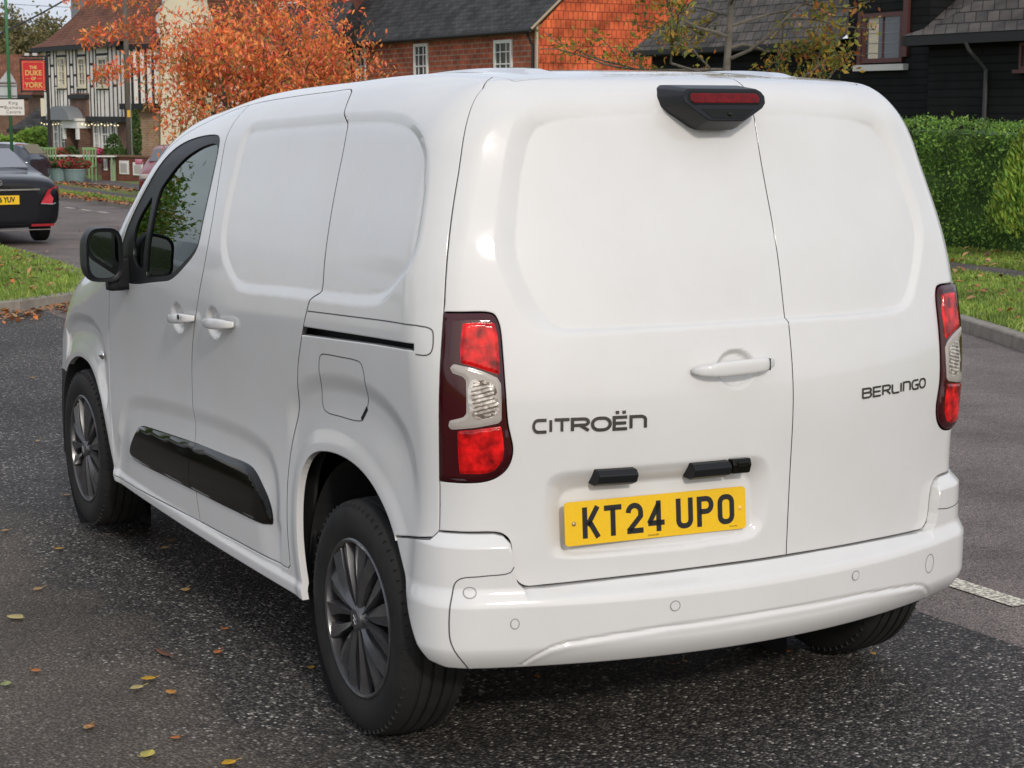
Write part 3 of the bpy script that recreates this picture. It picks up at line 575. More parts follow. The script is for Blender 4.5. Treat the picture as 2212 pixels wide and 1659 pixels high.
# side door handles (bar runs along Y, stands 3 cm off the skin)
def side_handle(y0, z0, y1, z1, par, key):
    secs = []
    for t in np.linspace(0, 1, 11):
        y = y0+(y1-y0)*t; z = z0+(z1-z0)*t; s = math.sin(math.pi*min(max(t, .02), .98))**.35
        xs_ = float(surf(np.array([[SY(y), z]]))[0,0]); xx = xs_-.006-.026*math.sin(math.pi*t)**.5
        secs.append(((xx,y,z), (1,0,0), (0,0,1), .011*max(s,.3), (.0195-.004*t)*max(s,.45)))
    o = loft(secs, 20, 2.6).build('handle', WHITE, par, True)
    if key:
        k = MB(); k.lathe([(0,-.002),(.0085,-.002),(.0095,0)], (float(surf(np.array([[SY(y0+.05), z0]]))[0,0])-.042, y0+.05, z0+.001), 'X', 16); k.build('keyhole', DARK, o)
side_handle(1.205, 1.030, 1.455, 1.006, fdL, True); side_handle(.835, 1.048, 1.095, 1.031, sdL, False)
# rear door handle
secs = []
for t in np.linspace(0, 1, 17):
    x = -.232+.236*t; hh = np.interp(t, [0,.06,.3,.7,.9,1], [.006,.013,.0195,.0195,.0165,.011]); zc_ = np.interp(t, [0,.3,1], [1.050,1.053,1.058]); yy = float(surf(np.array([[-x, zc_]]))[0,1])-.010-.024*np.interp(t, [0,.15,.85,1], [.2,1,1,.35])
    secs.append(((x,yy,zc_), (0,1,0), (0,0,1), .009, hh))
rh = loft(secs, 20, 2.8).build('handle', WHITE, rdL, True)
r = MB(); r.box((-.018,float(surf(np.array([[.018,1.057]]))[0,1])-.0352,1.058), (.0016,.0105,.030)); r.build('handle_gap_line', GAPG, rh)
# high brake lamp and camera housing
base = [(-.206,1.737),(-.196,1.758),(-.178,1.767),(.046,1.767),(.064,1.758),(.074,1.737),(.070,1.712),(.048,1.695),(-.004,1.658),(-.022,1.652),(-.110,1.652),(-.130,1.658),(-.185,1.695),(-.203,1.712)]
front = [(-.194,1.738),(-.186,1.750),(-.172,1.757),(.040,1.757),(.054,1.750),(.062,1.738),(.058,1.720),(.045,1.708),(-.022,1.677),(-.034,1.675),(-.122,1.675),(-.134,1.677),(-.176,1.708),(-.190,1.720)]
def rsy(x, z): 
    p = np.array([[x, -.7, z]]); 
    for _ in range(60): p[:,1] -= np.clip(-field(p), -.05, .05)*-1
    return p[0,1]
def ysurf(x, z):
    lo, hi = -.9, .3
    for _ in range(40):
        md = (lo+hi)/2
        if field(np.array([[x, md, z]]))[0] > 0: lo = md
        else: hi = md
    return hi
V = []; n = len(base)
for k, (a, b) in enumerate(((base,0),(base,.5),(front,1))):
    for (x, z), (xf, zf) in zip(base, front):
        if b == 0: V.append((x, ysurf(x, min(z,1.76))+.02, z))
        elif b == .5: xx = x*.8+xf*.2; zz = z*.8+zf*.2; V.append((x*.97+xf*.03, ysurf(x, min(z,1.76))-.018, z))
        else: V.append((xf, -.530-.36*(1.757-zf)*1.35, zf))
Fc = [(k*n+i, k*n+(i+1) % n, (k+1)*n+(i+1) % n, (k+1)*n+i) for k in range(2) for i in range(n)]+[tuple(2*n+i for i in range(n))]
bh = mesh('brake_lamp_housing', V, Fc, BLACKP, rdL); bevel(bh, .004, 3, 20)
def stad(x0, x1, z0, z1, yf, n=10):
    r_ = (z1-z0)/2; zc_ = (z0+z1)/2; pts = [(x1-r_+r_*math.cos(a), zc_+r_*math.sin(a)) for a in np.linspace(-math.pi/2, math.pi/2, n)]+[(x0+r_+r_*math.cos(a), zc_+r_*math.sin(a)) for a in np.linspace(math.pi/2, 3*math.pi/2, n)]
    return [(x, yf(x, z), z) for x, z in pts]
yf_ = lambda x, z: -.530-.36*(1.757-z)*1.35
m_ = MB(); m_.prism(stad(-.181, .047, 1.716, 1.750, lambda x, z: yf_(x, z)-.0015), (0,.004,0)); o = m_.build('lamp_bezel', PIANO, bh); bevel(o, .001)
m_ = MB(); m_.prism(stad(-.176, .041, 1.7205, 1.7455, lambda x, z: yf_(x, z)-.004), (0,.005,0)); o = m_.build('brake_lamp', mat('brake_red', (.07,.001,.002), .12, spec=.25, nscale=60, ncol=(.17,.002,.003)), bh); bevel(o, .002)
m_ = MB(); m_.prism([(x, yf_(x, z)-.001, z) for x, z in [(-.150,1.706),(.016,1.706),(-.024,1.681),(-.118,1.681)]], (0,.003,0)); m_.build('camera_panel', PIANO, bh)
m_ = MB(); m_.lathe([(0,-.004),(.005,-.0035),(.006,0)], (-.067, yf_(-.067,1.692)-.0012, 1.692), 'Y', 16); m_.build('camera_lens', PIANO, bh, True)
# lamps and camera above the number plate
for x0, x1 in ((-.487,-.384),(-.231,-.122)):
    yb = ysurf((x0+x1)/2, .79)+.02; sl_ = .2626*2*(x0+x1)/2; m_ = MB()
    prof = [(yb+.012,.816),(yb-.036,.810),(yb-.046,.797),(yb-.038,.777),(yb-.018,.768),(yb+.012,.770)]
    m_.prism([(x0, y-sl_*.05, z) for y, z in prof], (x1-x0, sl_*.10, 0)); o = m_.build('number_plate_lamp', BLACKP, rdL); bevel(o, .003)
yb = ysurf(-.09, .79); m_ = MB(); m_.prism([(-.117,y,z) for y, z in [(yb+.03,.812),(yb-.016,.816),(yb-.022,.799),(yb-.014,.776),(yb+.03,.772)]], (.054,-.006,0)); m_.box((-.088,yb-.019,.803), (.036,.018,.012)); o = m_.build('reversing_camera', PIANO, rdL); bevel(o, .004)
# number plate
th = -.10; pc = Vector((-.3085,-.6195,.6765)); xa = Vector((math.cos(th), math.sin(th), 0)); ya = Vector((0,.09,1)).normalized()
P4 = frame4(pc, xa, ya)
def rrect(w_, h_, r_, n=5):
    out = []
    for cx, cy, a0 in ((w_/2-r_,h_/2-r_,0),(-w_/2+r_,h_/2-r_,math.pi/2),(-w_/2+r_,-h_/2+r_,math.pi),(w_/2-r_,-h_/2+r_,1.5*math.pi)):
        out += [(cx+r_*math.cos(a0+k*math.pi/2/n), cy+r_*math.sin(a0+k*math.pi/2/n)) for k in range(n+1)]
    return out
zs = P4.to_3x3() @ Vector((0,0,1)); 
m_ = MB(); m_.prism([P4 @ Vector((x, y, 0)) for x, y in rrect(.52,.111,.010)], -zs*.004); npl = m_.build('number_plate', YEL, van)
def stroke_text(paths, w_, to3, m, name, parent, ext=.001, rnd=False):
    """letters made of thick strokes: paths of 2d points -> flat bars with mitred joints"""
    mb = MB()
    for P in paths:
        P = [tuple(v) for v in P]; P = [P[0]]+[b for a, b in zip(P[:-1], P[1:]) if np.hypot(a[0]-b[0], a[1]-b[1]) > 1e-5]
        closed = np.hypot(P[0][0]-P[-1][0], P[0][1]-P[-1][1]) < 1e-5 and len(P) > 2; q = np.array(P[:-1] if closed else P, float); n_ = len(q); L = []; R_ = []
        for i in range(n_):
            a = q[(i-1) % n_] if (closed or i > 0) else None; b = q[(i+1) % n_] if (closed or i < n_-1) else None
            d1 = (q[i]-a) if a is not None else (b-q[i]); d2 = (b-q[i]) if b is not None else d1
            d1 = d1/np.linalg.norm(d1); d2 = d2/np.linalg.norm(d2); n1 = np.array([-d1[1], d1[0]]); n2 = np.array([-d2[1], d2[0]]); mt = n1+n2; mt /= max(mt@mt, .35)/2*1.0
            mt = (n1+n2)/max(1+n1@n2, .35); L.append(q[i]+mt*w_/2); R_.append(q[i]-mt*w_/2)
        V = [to3(x, y, 0) for x, y in L]+[to3(x, y, 0) for x, y in R_]+[to3(x, y, ext) for x, y in L]+[to3(x, y, ext) for x, y in R_]
        rng = range(n_ if closed else n_-1); Fc = []
        for i in rng:
            j = (i+1) % n_; Fc += [(2*n_+i,3*n_+i,3*n_+j,2*n_+j), (i,j,n_+j,n_+i), (i,2*n_+i,2*n_+j,j), (n_+i,n_+j,3*n_+j,3*n_+i)]
        if not closed: Fc += [(0,n_,3*n_,2*n_), (n_-1,2*n_-1,4*n_-1,3*n_-1)]
        mb.add(V, Fc)
    return mb.build(name, m, parent)
def arc(cx, cy, rx, ry, a0, a1, n=7): return [(cx+rx*math.cos(math.radians(a0+(a1-a0)*k/n)), cy+ry*math.sin(math.radians(a0+(a1-a0)*k/n))) for k in range(n+1)]
CH = {   # plate characters, box 50 x 79 (mm), centre lines of a 14 mm stroke
 'K': [[(7,0),(7,79)], [(43.5,79),(14,32)], [(20,42),(44.5,0)]],
 'T': [[(0,72),(50,72)], [(25,70),(25,0)]],
 '2': [[(7,54)]+arc(25,54,18,18,180,0,10)+[(43,44),(9,9)], [(3,7),(50,7)]],
 '4': [[(33,79),(33,0)], [(50,22),(2,22)], [(34,72),(5,22)]],
 'U': [[(7,79),(7,22)]+arc(22,22,15,15,180,270,5)+arc(28,22,15,15,270,360,5)+[(43,79)]],
 'P': [[(7,0),(7,72),(27,72)]+arc(28,55.5,15,16.5,90,-90,9)+[(8,39)]],
 'O': [arc(22,57,15,15,180,90,4)+arc(28,57,15,15,90,0,4)+arc(28,22,15,15,0,-90,4)+arc(22,22,15,15,-90,-180,4)+[(7,57)]],
}
paths = []; xx = -.2095-.002
for chs in ('KT24', ' ', 'UPO'):
    for c_ in chs:
        if c_ == ' ': xx += .022; continue
        for p in CH[c_]: paths.append([(xx+a/1000*.98, -.0395+b/1000) for a, b in p])
        xx += .061
        if c_ == 'K': xx += 0
paths = [[tuple(q) for q in p] for p in paths]
for p in paths:
    if np.hypot(p[0][0]-p[-1][0], p[0][1]-p[-1][1]) < 1e-4: p[-1] = p[0]
stroke_text(paths, .0137, lambda x, y, e: P4 @ Vector((x, y, .0003+e)), INK, 'registration_letters', npl, .0006)
text('supplier_line', 'Citroen UK', .0065, INK, npl, P4 @ Matrix.Translation((-.012,-.0478,.0006)), .0002)
text('supplier_line', 'BS AU 145e', .0045, INK, npl, P4 @ Matrix.Translation((.222,-.0462,.0006)), .0002)
for x in (-.235,.243):
    m_ = MB(); m_.lathe([(0,.0035),(.0045,.003),(.0065,0)], (0,0,0), 'Z', 14); o = m_.build('plate_screw', mat('brass_screw', (.45,.33,.16), .35, metal=.5) if x < 0 else mat('yellow_cap', (.9,.52,.10), .4), npl, True); o.matrix_local = P4 @ Matrix.Translation((x,.0,.0))
# badges follow the skin of the doors
def badge(word, x0, x1, z0, z1, w_, side, par, name, gaps, skew=0):
    G = {'C': [[(1,1),(.35,1)]+arc(.35,.5,.35,.5,90,270,8)+[(1,0)]], 'I': [[(0,1),(0,0)]], 'T': [[(0,1),(1,1)], [(.5,1),(.5,0)]],
     'R': [[(.0,0),(.0,1),(.7,1)]+arc(.72,.74,.26,.26,80,-80,6)+[(.0,.46)], [(.5,.44),(1,0)]], 'O': [arc(.38,.5,.38,.5,90,270,9)+arc(.62,.5,.38,.5,-90,90,9)+[(.38,1)]],
     'E': [[(1,1),(0,1),(0,0),(1,0)], [(0,.5),(.92,.5)]], 'Y': [[(1,1),(0,1),(0,0),(1,0)], [(0,.5),(.92,.5)], [(.12,1.42),(.38,1.42)], [(.64,1.42),(.90,1.42)]],
     'n': [[(0,0),(0,1),(.65,1)]+arc(.68,.7,.32,.3,90,0,5)+[(1,0)]], 'B': [[(0,0),(0,1),(.7,1)]+arc(.72,.77,.24,.23,80,-80,5)+[(.05,.53)], [(.6,.53)]+arc(.70,.27,.30,.27,80,-80,6)+[(0,0)]],
     'L': [[(0,1),(0,.2)]+[(.1,.03),(.25,0)]+[(1,0)]], 'G': [[(1,1),(.35,1)]+arc(.35,.5,.35,.5,90,270,8)+[(.98,0),(.98,.46),(.55,.46)]]}
    tot = sum(gaps); ps = []; x = 0
    for k, c_ in enumerate(word):
        wd = gaps[2*k]
        for p in G[c_]: ps.append([((x+wd*a)/tot, b) for a, b in p])
        x += wd+(gaps[2*k+1] if 2*k+1 < len(gaps) else 0)
    D_ = Drear(side); allp = []
    for p in ps:
        q = resample(np.array([(x0+(x1-x0)*a, z0+(z1-z0)*b) for a, b in p]), .012, False); allp.append([tuple(v) for v in q])
    def to3(x, z, e):
        pt = surf(np.array([[abs(x), z]]), D_(np.array([[abs(x), z]]))+.0006+e)[0]; return (pt[0] if side > 0 else -pt[0], pt[1], pt[2])
    return stroke_text(allp, w_, to3, BADGE, name, par, .0022)
badge('CITROYn', -.659, -.358, .9130, .9425, .0080, 1, rdL, 'maker_lettering', [100,33,3,27,110,20,104,24,116,26,86,26,98])
bl_ = badge('BERLInGO', .337, .636, .9345, .9590, .0050, -1, rdR, 'model_lettering', [30,8,26,8,28,8,26,8,1,9,27,9,30,8,31])
# door mirror
mx_, my_, mz_ = -.998, 1.955, 1.187
for sg in (1, -1):
    X = lambda x: x if sg > 0 else -x
    dm = loft([((X(mx_),my_-.012,mz_), (1,0,0), (0,0,1), .060, .088), ((X(mx_),my_-.022,mz_), (1,0,0), (0,0,1), .067, .097), ((X(mx_),my_+.03,mz_), (1,0,0), (0,0,1), .070, .100), ((X(mx_),my_+.08,mz_-.004), (1,0,0), (0,0,1), .064, .088), ((X(mx_+.008),my_+.115,mz_-.008), (1,0,0), (0,0,1), .042, .055)], 28, 3.4).build('door_mirror', BLACKP, van, True)
    smooth_angle(dm, 50)
    loft([((X(mx_-.002),my_-.0125,mz_), (1,-.0,0), (0,0,1), .056, .084), ((X(mx_-.002),my_-.0165,mz_), (1,0,0), (0,0,1), .055, .083)], 28, 3.2).build('mirror_glass', mat('mirror_silver', (.20,.23,.23), .04, metal=1), dm)
    a_ = MB(); a_.bbox((X(-.918),my_+.035,1.118), (.075,.075,.125), .018); a_.bbox((X(-.945),my_+.03,1.083), (.07,.06,.06), .015); a_.build('mirror_arm', BLACKP, dm, True)
# side repeater on the wing
ry_ = surf(np.array([[3.842,.751]]))[0]; m_ = MB(); m_.lathe([(0,-.012),(.006,-.012),(.008,-.006),(.013,-.006),(.017,-.002),(.018,.002)], tuple(ry_), 'X', 20); m_.build('side_repeater', CHROME, van, True)
# ---- wheels
def wheel(x, y, side):
    R_ = .328; hw = .1025
    t = MB(); prof = [(.205,.055),(.212,.078),(.222,.092),(.245,.101),(.275,.1035),(.300,.097),(.315,.086),(.3225,.074)]
    tread = []
    gx_ = [.050,.018,-.018,-.050]
    xq = .070
    for g in gx_: tread += [(R_-abs(g)**2*1.1,g+.0055),(R_-.008,g+.0045),(R_-.008,g-.0045),(R_-abs(g)**2*1.1,g-.0055)]
    prof = prof+[(R_-.004,.066)]+tread+[(R_-.004,-.066)]+[(r_,-h_) for r_, h_ in prof[::-1]]
    t.lathe([(r_, -h_*side) for r_, h_ in prof], (0,0,0), 'X', 72)
    # shoulder sipes: flush bars coloured dark for the shaded cuts
    s_ = t; s_.k = 1
    for k in range(66):
        a = 2*math.pi*k/66
        for sd2 in (1,-1):
            c_ = Vector((sd2*.081, (R_-.0190)*math.cos(a), (R_-.0190)*math.sin(a))); s_.box(c_, (.026,.0020,.0150), rx=a-math.pi/2, ry=0)
    root = t.build('wheel', RUBBER, van, mats=[RUBBER, DARK]); smooth_angle(root, 32); root.location = (x, y, .3255)
    # rim barrel
    b_ = MB(); b_.lathe([(.205,-.055*side),(.20,-.02*side),(.19,.06*side)], (0,0,0), 'X', 40); b_.lathe([(.0,-.034*side),(.21,-.034*side)], (0,0,0), 'X', 40); b_.build('rim', DARK, root, True)
    h_ = MB(); f = -side
    h_.lathe([(.2235,.086*f),(.221,.094*f),(.2165,.097*f),(.210,.094*f),(.2065,.080*f),(.207,.06*f)], (0,0,0), 'X', 72)
    for k in range(15):
        kind = k % 3; a0 = 2*math.pi*(k//3)/5+.35
        rs = [.030,.055,.085,.12,.16,.2085]; V = []
        for r_ in rs:
            q = (r_-.03)/.178
            if kind == 0: ac = a0; lf_, rt_, ridge, hg = .009+.036*q, .009+.030*q, .0, .083+.006*math.sin(q*3)
            elif kind == 1: ac = a0+.30+.16*q; lf_, rt_, ridge, hg = .004+.012*q, .006+.026*q, -.55, .090+.006*math.sin(q*3)
            else: ac = a0-.30-.14*q; lf_, rt_, ridge, hg = .006+.024*q, .004+.014*q, .55, .088+.006*math.sin(q*3)
            ww = (lf_+rt_)/2
            for off, dh in ((-lf_,-.024),(-lf_*.86,-.004),(ridge*ww,.004),(rt_*.86,-.005),(rt_,-.024)):
                aa = ac+off/r_; V.append(((hg+dh)*f, r_*math.cos(aa), r_*math.sin(aa)))
        h_.add(V, [(i*5+j, i*5+j+1, (i+1)*5+j+1, (i+1)*5+j) for i in range(5) for j in range(4)])
    h_.lathe([(0,.101*f),(.026,.1005*f),(.032,.097*f),(.036,.088*f),(.046,.080*f)], (0,0,0), 'X', 32)
    hc = h_.build('wheel_trim', ALLOY, root); smooth_angle(hc, 28)
    cv = MB()
    for dz in (-.004,.008): cv.tube([(.102*f,-.012,dz-.010),(.1025*f,0,dz+.002),(.102*f,.012,dz-.010)], .0018, 6)
    cv.build('hub_emblem', CHROME, hc)
    return root
wheel(-.784, 0, 1); wheel(.784, 0, -1); wheel(-.776, 2.785, 1); wheel(.776, 2.785, -1)
# ------------------------------------------------------------ the place
FH = Vector((math.sin(YAW), math.cos(YAW), 0)); RH = Vector((math.cos(YAW), -math.sin(YAW), 0)); CV = Vector(CAM)
def pray(fx, fy): return r2*((fx-1106)/FPX)+u2*(-(fy-829.5)/FPX)+cf
def at(fx, fy, D): d = pray(fx, fy); return CV+d*(D/d.dot(FH))
def depth(x, y): return (x-CAM[0])*FH.x+(y-CAM[1])*FH.y
def gz(x, y):
    D = np.asarray(depth(np.asarray(x, float), np.asarray(y, float))); t = np.maximum(0, D-5); return -.0155*(np.where(t < 80, t, 80))
def gpt(fx, D):
    p = at(fx, 240, D); return Vector((p.x, p.y, float(gz(p.x, p.y))))
def onplane(fx, fy, A, nrm):
    d = pray(fx, fy); return CV+d*((Vector(A)-CV).dot(nrm)/d.dot(nrm))
def speckle(name, c1, c2, c3, sc, rough=.85, bump=.6, patch=None, dist=.006):
    m = mat(name, c1, rough); t = m.node_tree; b = t.nodes['Principled BSDF']; N = t.nodes.new; L = t.links.new
    tc = N('ShaderNodeTexCoord'); vo = N('ShaderNodeTexVoronoi'); vo.inputs['Scale'].default_value = sc; vo.inputs['Randomness'].default_value = 1
    vo2 = N('ShaderNodeTexVoronoi'); vo2.inputs['Scale'].default_value = sc*.55
    L(tc.outputs['Object'], vo.inputs[0]); L(tc.outputs['Object'], vo2.inputs[0])
    sp = N('ShaderNodeSeparateColor'); L(vo.outputs['Color'], sp.inputs[0])
    r = N('ShaderNodeValToRGB'); e = r.color_ramp.elements; e[0].position = 0; e[0].color = (*[k*.55 for k in c1], 1); e[1].position = 1; e[1].color = (*c3, 1)
    for pos, c_ in ((.45, c1), (.80, c2), (.92, c2), (.965, [k*.8 for k in c3])): q = e.new(pos); q.color = (*c_, 1)
    L(sp.outputs[0], r.inputs[0])
    dk = N('ShaderNodeValToRGB'); dk.color_ramp.elements[0].position = .25; dk.color_ramp.elements[0].color = (1,1,1,1); dk.color_ramp.elements[1].position = .62; dk.color_ramp.elements[1].color = (.28,.28,.28,1)
    L(vo.outputs['Distance'], dk.inputs[0]); mu = N('ShaderNodeMixRGB'); mu.blend_type = 'MULTIPLY'; mu.inputs[0].default_value = .85; L(r.outputs[0], mu.inputs[1]); L(dk.outputs[0], mu.inputs[2])
    n = N('ShaderNodeTexNoise'); n.inputs['Scale'].default_value = .9; n.inputs['Detail'].default_value = 10; n.inputs['Roughness'].default_value = .65; L(tc.outputs['Object'], n.inputs[0])
    mr = N('ShaderNodeMapRange'); mr.inputs[1].default_value = .3; mr.inputs[2].default_value = .7; mr.inputs[3].default_value = .52; mr.inputs[4].default_value = 1.35; L(n.outputs[0], mr.inputs[0])
    m2 = N('ShaderNodeMixRGB'); m2.blend_type = 'MULTIPLY'; m2.inputs[0].default_value = 1; L(mu.outputs[0], m2.inputs[1]); L(mr.outputs[0], m2.inputs[2]); last = m2
    if patch:   # worn, silt covered strip beside the lay-by: x below patch[0]
        sx = N('ShaderNodeSeparateXYZ'); L(tc.outputs['Object'], sx.inputs[0]); n4 = N('ShaderNodeTexNoise'); n4.inputs['Scale'].default_value = 1.6; n4.inputs['Detail'].default_value = 9; n4.inputs['Roughness'].default_value = .7; L(tc.outputs['Object'], n4.inputs[0])
        ma = N('ShaderNodeMath'); ma.operation = 'MULTIPLY_ADD'; ma.inputs[1].default_value = 1.3; L(n4.outputs[0], ma.inputs[0]); L(sx.outputs[0], ma.inputs[2])
        m3 = N('ShaderNodeMapRange'); m3.inputs[1].default_value = patch[0]+.65+.10; m3.inputs[2].default_value = patch[0]+.65-.16; m3.inputs[3].default_value = 0; m3.inputs[4].default_value = .66; L(ma.outputs[0], m3.inputs[0])
        m4 = N('ShaderNodeMixRGB'); L(m3.outputs[0], m4.inputs[0]); L(last.outputs[0], m4.inputs[1])
        m5 = N('ShaderNodeMixRGB'); m5.blend_type = 'MULTIPLY'; m5.inputs[0].default_value = 1; m5.inputs[1].default_value = (*patch[1], 1); g5 = N('ShaderNodeMixRGB'); g5.blend_type = 'MULTIPLY'; g5.inputs[0].default_value = .75; L(mr.outputs[0], g5.inputs[1]); L(dk.outputs[0], g5.inputs[2]); L(g5.outputs[0], m5.inputs[2]); L(m5.outputs[0], m4.inputs[2]); last = m4
    L(last.outputs[0], b.inputs['Base Color'])
    bp = N('ShaderNodeBump'); bp.inputs['Strength'].default_value = bump; bp.inputs['Distance'].default_value = dist; bp.invert = True; L(vo.outputs['Distance'], bp.inputs['Height']); L(bp.outputs[0], b.inputs['Normal'])
    b.inputs['Specular IOR Level'].default_value = .35
    return m
LAYBY = speckle('coarse_asphalt', (.058,.051,.046), (.165,.146,.128), (.60,.56,.50), 100, .75, 1.0, patch=(-1.12,(.185,.152,.115)))
ROAD = speckle('road_asphalt', (.265,.212,.185), (.315,.258,.228), (.46,.40,.36), 150, .75, .5, dist=.003)
PATHM = speckle('path_asphalt', (.15,.125,.12), (.2,.17,.16), (.22,.2,.19), 90, .85, .4)
KERB = mat('kerb_concrete', (.30,.27,.23), .9, nscale=9, ncol=(.19,.165,.135), bump=.4, bscale=60)
GRASS = mat('grass', (.11,.16,.03), .95, nscale=3, ncol=(.18,.20,.05), bump=1, bscale=60, bdist=.04)
def sheet(name, poly, m, dz, step=1.0, kind='structure'):
    """flat polygon subdivided and laid on the sloping ground"""
    P = resample(np.array(poly, float), step); lo = P.min(0); hi = P.max(0)
    gx_, gy_ = np.meshgrid(np.arange(lo[0]+step/2, hi[0], step), np.arange(lo[1]+step/2, hi[1], step), indexing='ij'); q = np.stack([gx_.ravel(), gy_.ravel()], 1)
    q = q[inside(q, P)]; q = q[pdist(q, P) > step*.3] if len(q) else q
    pts = np.vstack([P, q]); n = len(P); res = delaunay_2d_cdt([Vector(p) for p in pts], [(i, (i+1) % n) for i in range(n)], [], 0, 1e-6)
    V = np.array([tuple(v) for v in res[0]]); T = [f for f in res[2]]; c = np.array([V[list(f)].mean(0) for f in T]); T = [f for f, k in zip(T, inside(c, P)) if k]
    Z = gz(V[:,0], V[:,1])+dz; T2 = []
    for f in T:
        a, b, c_ = V[f[0]], V[f[1]], V[f[2]]; T2.append(f if (b[0]-a[0])*(c_[1]-a[1])-(b[1]-a[1])*(c_[0]-a[0]) > 0 else f[::-1])
    o = mesh(name, np.column_stack([V, Z]), T2, m); o['kind'] = kind; return o
gr = MB(); n_ = 60
D_ax = [-60,-20,0,5,10,20,40,60,85,120,200,400,900]; L_ax = [-500,-200,-80,-30,-10,0,10,30,80,200,500]
V = []; 
for d in D_ax:
    for l in L_ax: p = CV+FH*d+RH*l; V.append((p.x, p.y, float(gz(p.x, p.y))-.03))
k = len(L_ax); ground = mesh('ground', V, [(i*k+j, i*k+j+1, (i+1)*k+j+1, (i+1)*k+j) for i in range(len(D_ax)-1) for j in range(k-1)], GRASS); ground['kind'] = 'structure'
kerbR = [(5.6,-12),(6.0,-5),(6.35,0),(6.75,3.4),(7.10,5.4),(7.55,6.35),(7.95,7.25),(8.25,9),(8.5,13),(8.8,20),(9.0,28),(9.25,36),(9.5,42),(9.9,60),(10.8,110)]
isl = [(-9,10.6),(-3,11.4),(.2,11.95),(1.10,12.3),(1.75,12.85),(2.25,13.9),(2.55,15.2),(2.72,17),(2.82,19),(2.86,22),(3.0,60)]
sheet('road', [(1.33,-12)]+kerbR+[(2.9,110),(-.5,110),(-.5,12)]+[(1.33,12)], ROAD, -.004, 2.0)
sheet('road_margin', [(1.33,-12),(1.33,14),(-14,14),(-14,-12)], LAYBY, 0.0, 1.0)
sheet('verge', [(x, y) for x, y in kerbR]+[(26,110),(26,-12)], GRASS, .085, 2.0)
sheet('grass_island', isl+[(2.2,60),(-12,60),(-12,12)], GRASS, .10, 1.5)
sheet('footpath', [(10.75,2),(11.2,8),(11.42,9.9),(11.8,11.6),(12.3,16),(12.9,22),(12.9,60),(14.0,60),(13.9,22),(13.3,16),(12.5,11.3),(11.95,9.4),(11.7,7.6),(11.3,2)], PATHM, .095, 1.2)
sheet('footpath', [(9.95,38),(10.6,50),(11.2,62),(12.3,62),(11.8,50),(10.75,38)], PATHM, .115, 2.0)
sheet('footpath', [(12.6,46),(13.6,58),(14.4,70),(16.2,70),(15.0,57),(13.8,46)], PATHM, .115, 2.0)
def kerb(name, line, w_, h_, inner, seg=.915):
    P = resample(np.array(line, float), seg, False); t = np.gradient(P, axis=0); t /= np.linalg.norm(t, axis=1, keepdims=True); nn = np.stack([t[:,1], -t[:,0]], 1)*inner
    mb = MB()
    for i in range(len(P)-1):
        a, b = P[i], P[i+1]; d = (b-a)*.004/max(np.linalg.norm(b-a), .01); a = a+d; b = b-d; prof = [(0,-.05),(0,h_-.012),(.012,h_),(w_,h_),(w_,-.05)]; V = []
        for q, nv in ((a, nn[i]), (b, nn[i+1])):
            for o_, z in prof: V.append((q[0]+nv[0]*o_, q[1]+nv[1]*o_, float(gz(q[0], q[1]))+z))
        m = len(prof); mb.add(V, [(j, j+1, m+j+1, m+j) for j in range(m-1)]+[tuple(range(m)), tuple(range(m, 2*m))[::-1]])
    o = mb.build(name, KERB); o['kind'] = 'structure'; return o
kerb('kerb', kerbR[:-1], .125, .105, 1); kerb('kerb', isl[:-1], .13, .12, -1); kerb('kerb', [(9.85,37.6),(10.55,50),(11.15,62)], .06, .13, 1)
# road markings
PAINT = mat('road_paint', (.74,.70,.57), .8, nscale=60, ncol=(.30,.26,.21), namt=.12, bump=.4, bscale=120)
rmk = [[(1.665,.10),(1.765,.10),(1.775,.55),(1.775,2.1),(1.675,2.1)]]
for y in (34.0,35.45,36.85,38.2): rmk.append([(8.05,y),(8.17,y),(8.17,y+.75),(8.05,y+.75)])
for y in (-3.9,5.1,9.1): rmk.append([(1.67,y),(1.77,y),(1.77,y+2),(1.67,y+2)])
for i, pl_ in enumerate(rmk):
    o = sheet('road_marking', pl_, PAINT, .0005, .4)
    tag(o, 'worn white line painted beside the rear of the van' if i == 0 else 'short white dash painted along the far kerb' if i < 5 else 'worn white line in the row that divides lay-by and road', 'road marking', 'dashes of worn road paint', 'structure')
# --------------------------------------------------- leaves, grass
def quads(name, C, X, Y, mats, mi, parent=None, pts=None):
    """many leaf-shaped faces: centre, half-length vector, half-width vector"""
    n = len(C); Nn = np.cross(X, Y); Nn /= np.maximum(np.linalg.norm(Nn, axis=1, keepdims=True), 1e-9); cup = Nn*np.linalg.norm(Y, axis=1, keepdims=True)*.45
    V = np.stack([C-X, C-X*.15-Y+cup, C+X, C-X*.15+Y+cup], 1).reshape(-1, 3); b = np.arange(n)*4
    F = np.stack([b, b+1, b+2, b+3], 1)
    me = bpy.data.meshes.new(name); me.vertices.add(len(V)); me.vertices.foreach_set('co', V.ravel()); T = np.concatenate([F[:,[0,1,2]], F[:,[0,2,3]]]); me.loops.add(len(T)*3); me.loops.foreach_set('vertex_index', T.ravel().astype(np.int32))
    me.polygons.add(len(T)); me.polygons.foreach_set('loop_start', (np.arange(len(T))*3).astype(np.int32)); me.update(calc_edges=True)
    for m in mats: me.materials.append(m)
    me.polygons.foreach_set('material_index', np.concatenate([mi, mi]).astype(np.int32)); return link(bpy.data.objects.new(name, me), parent)
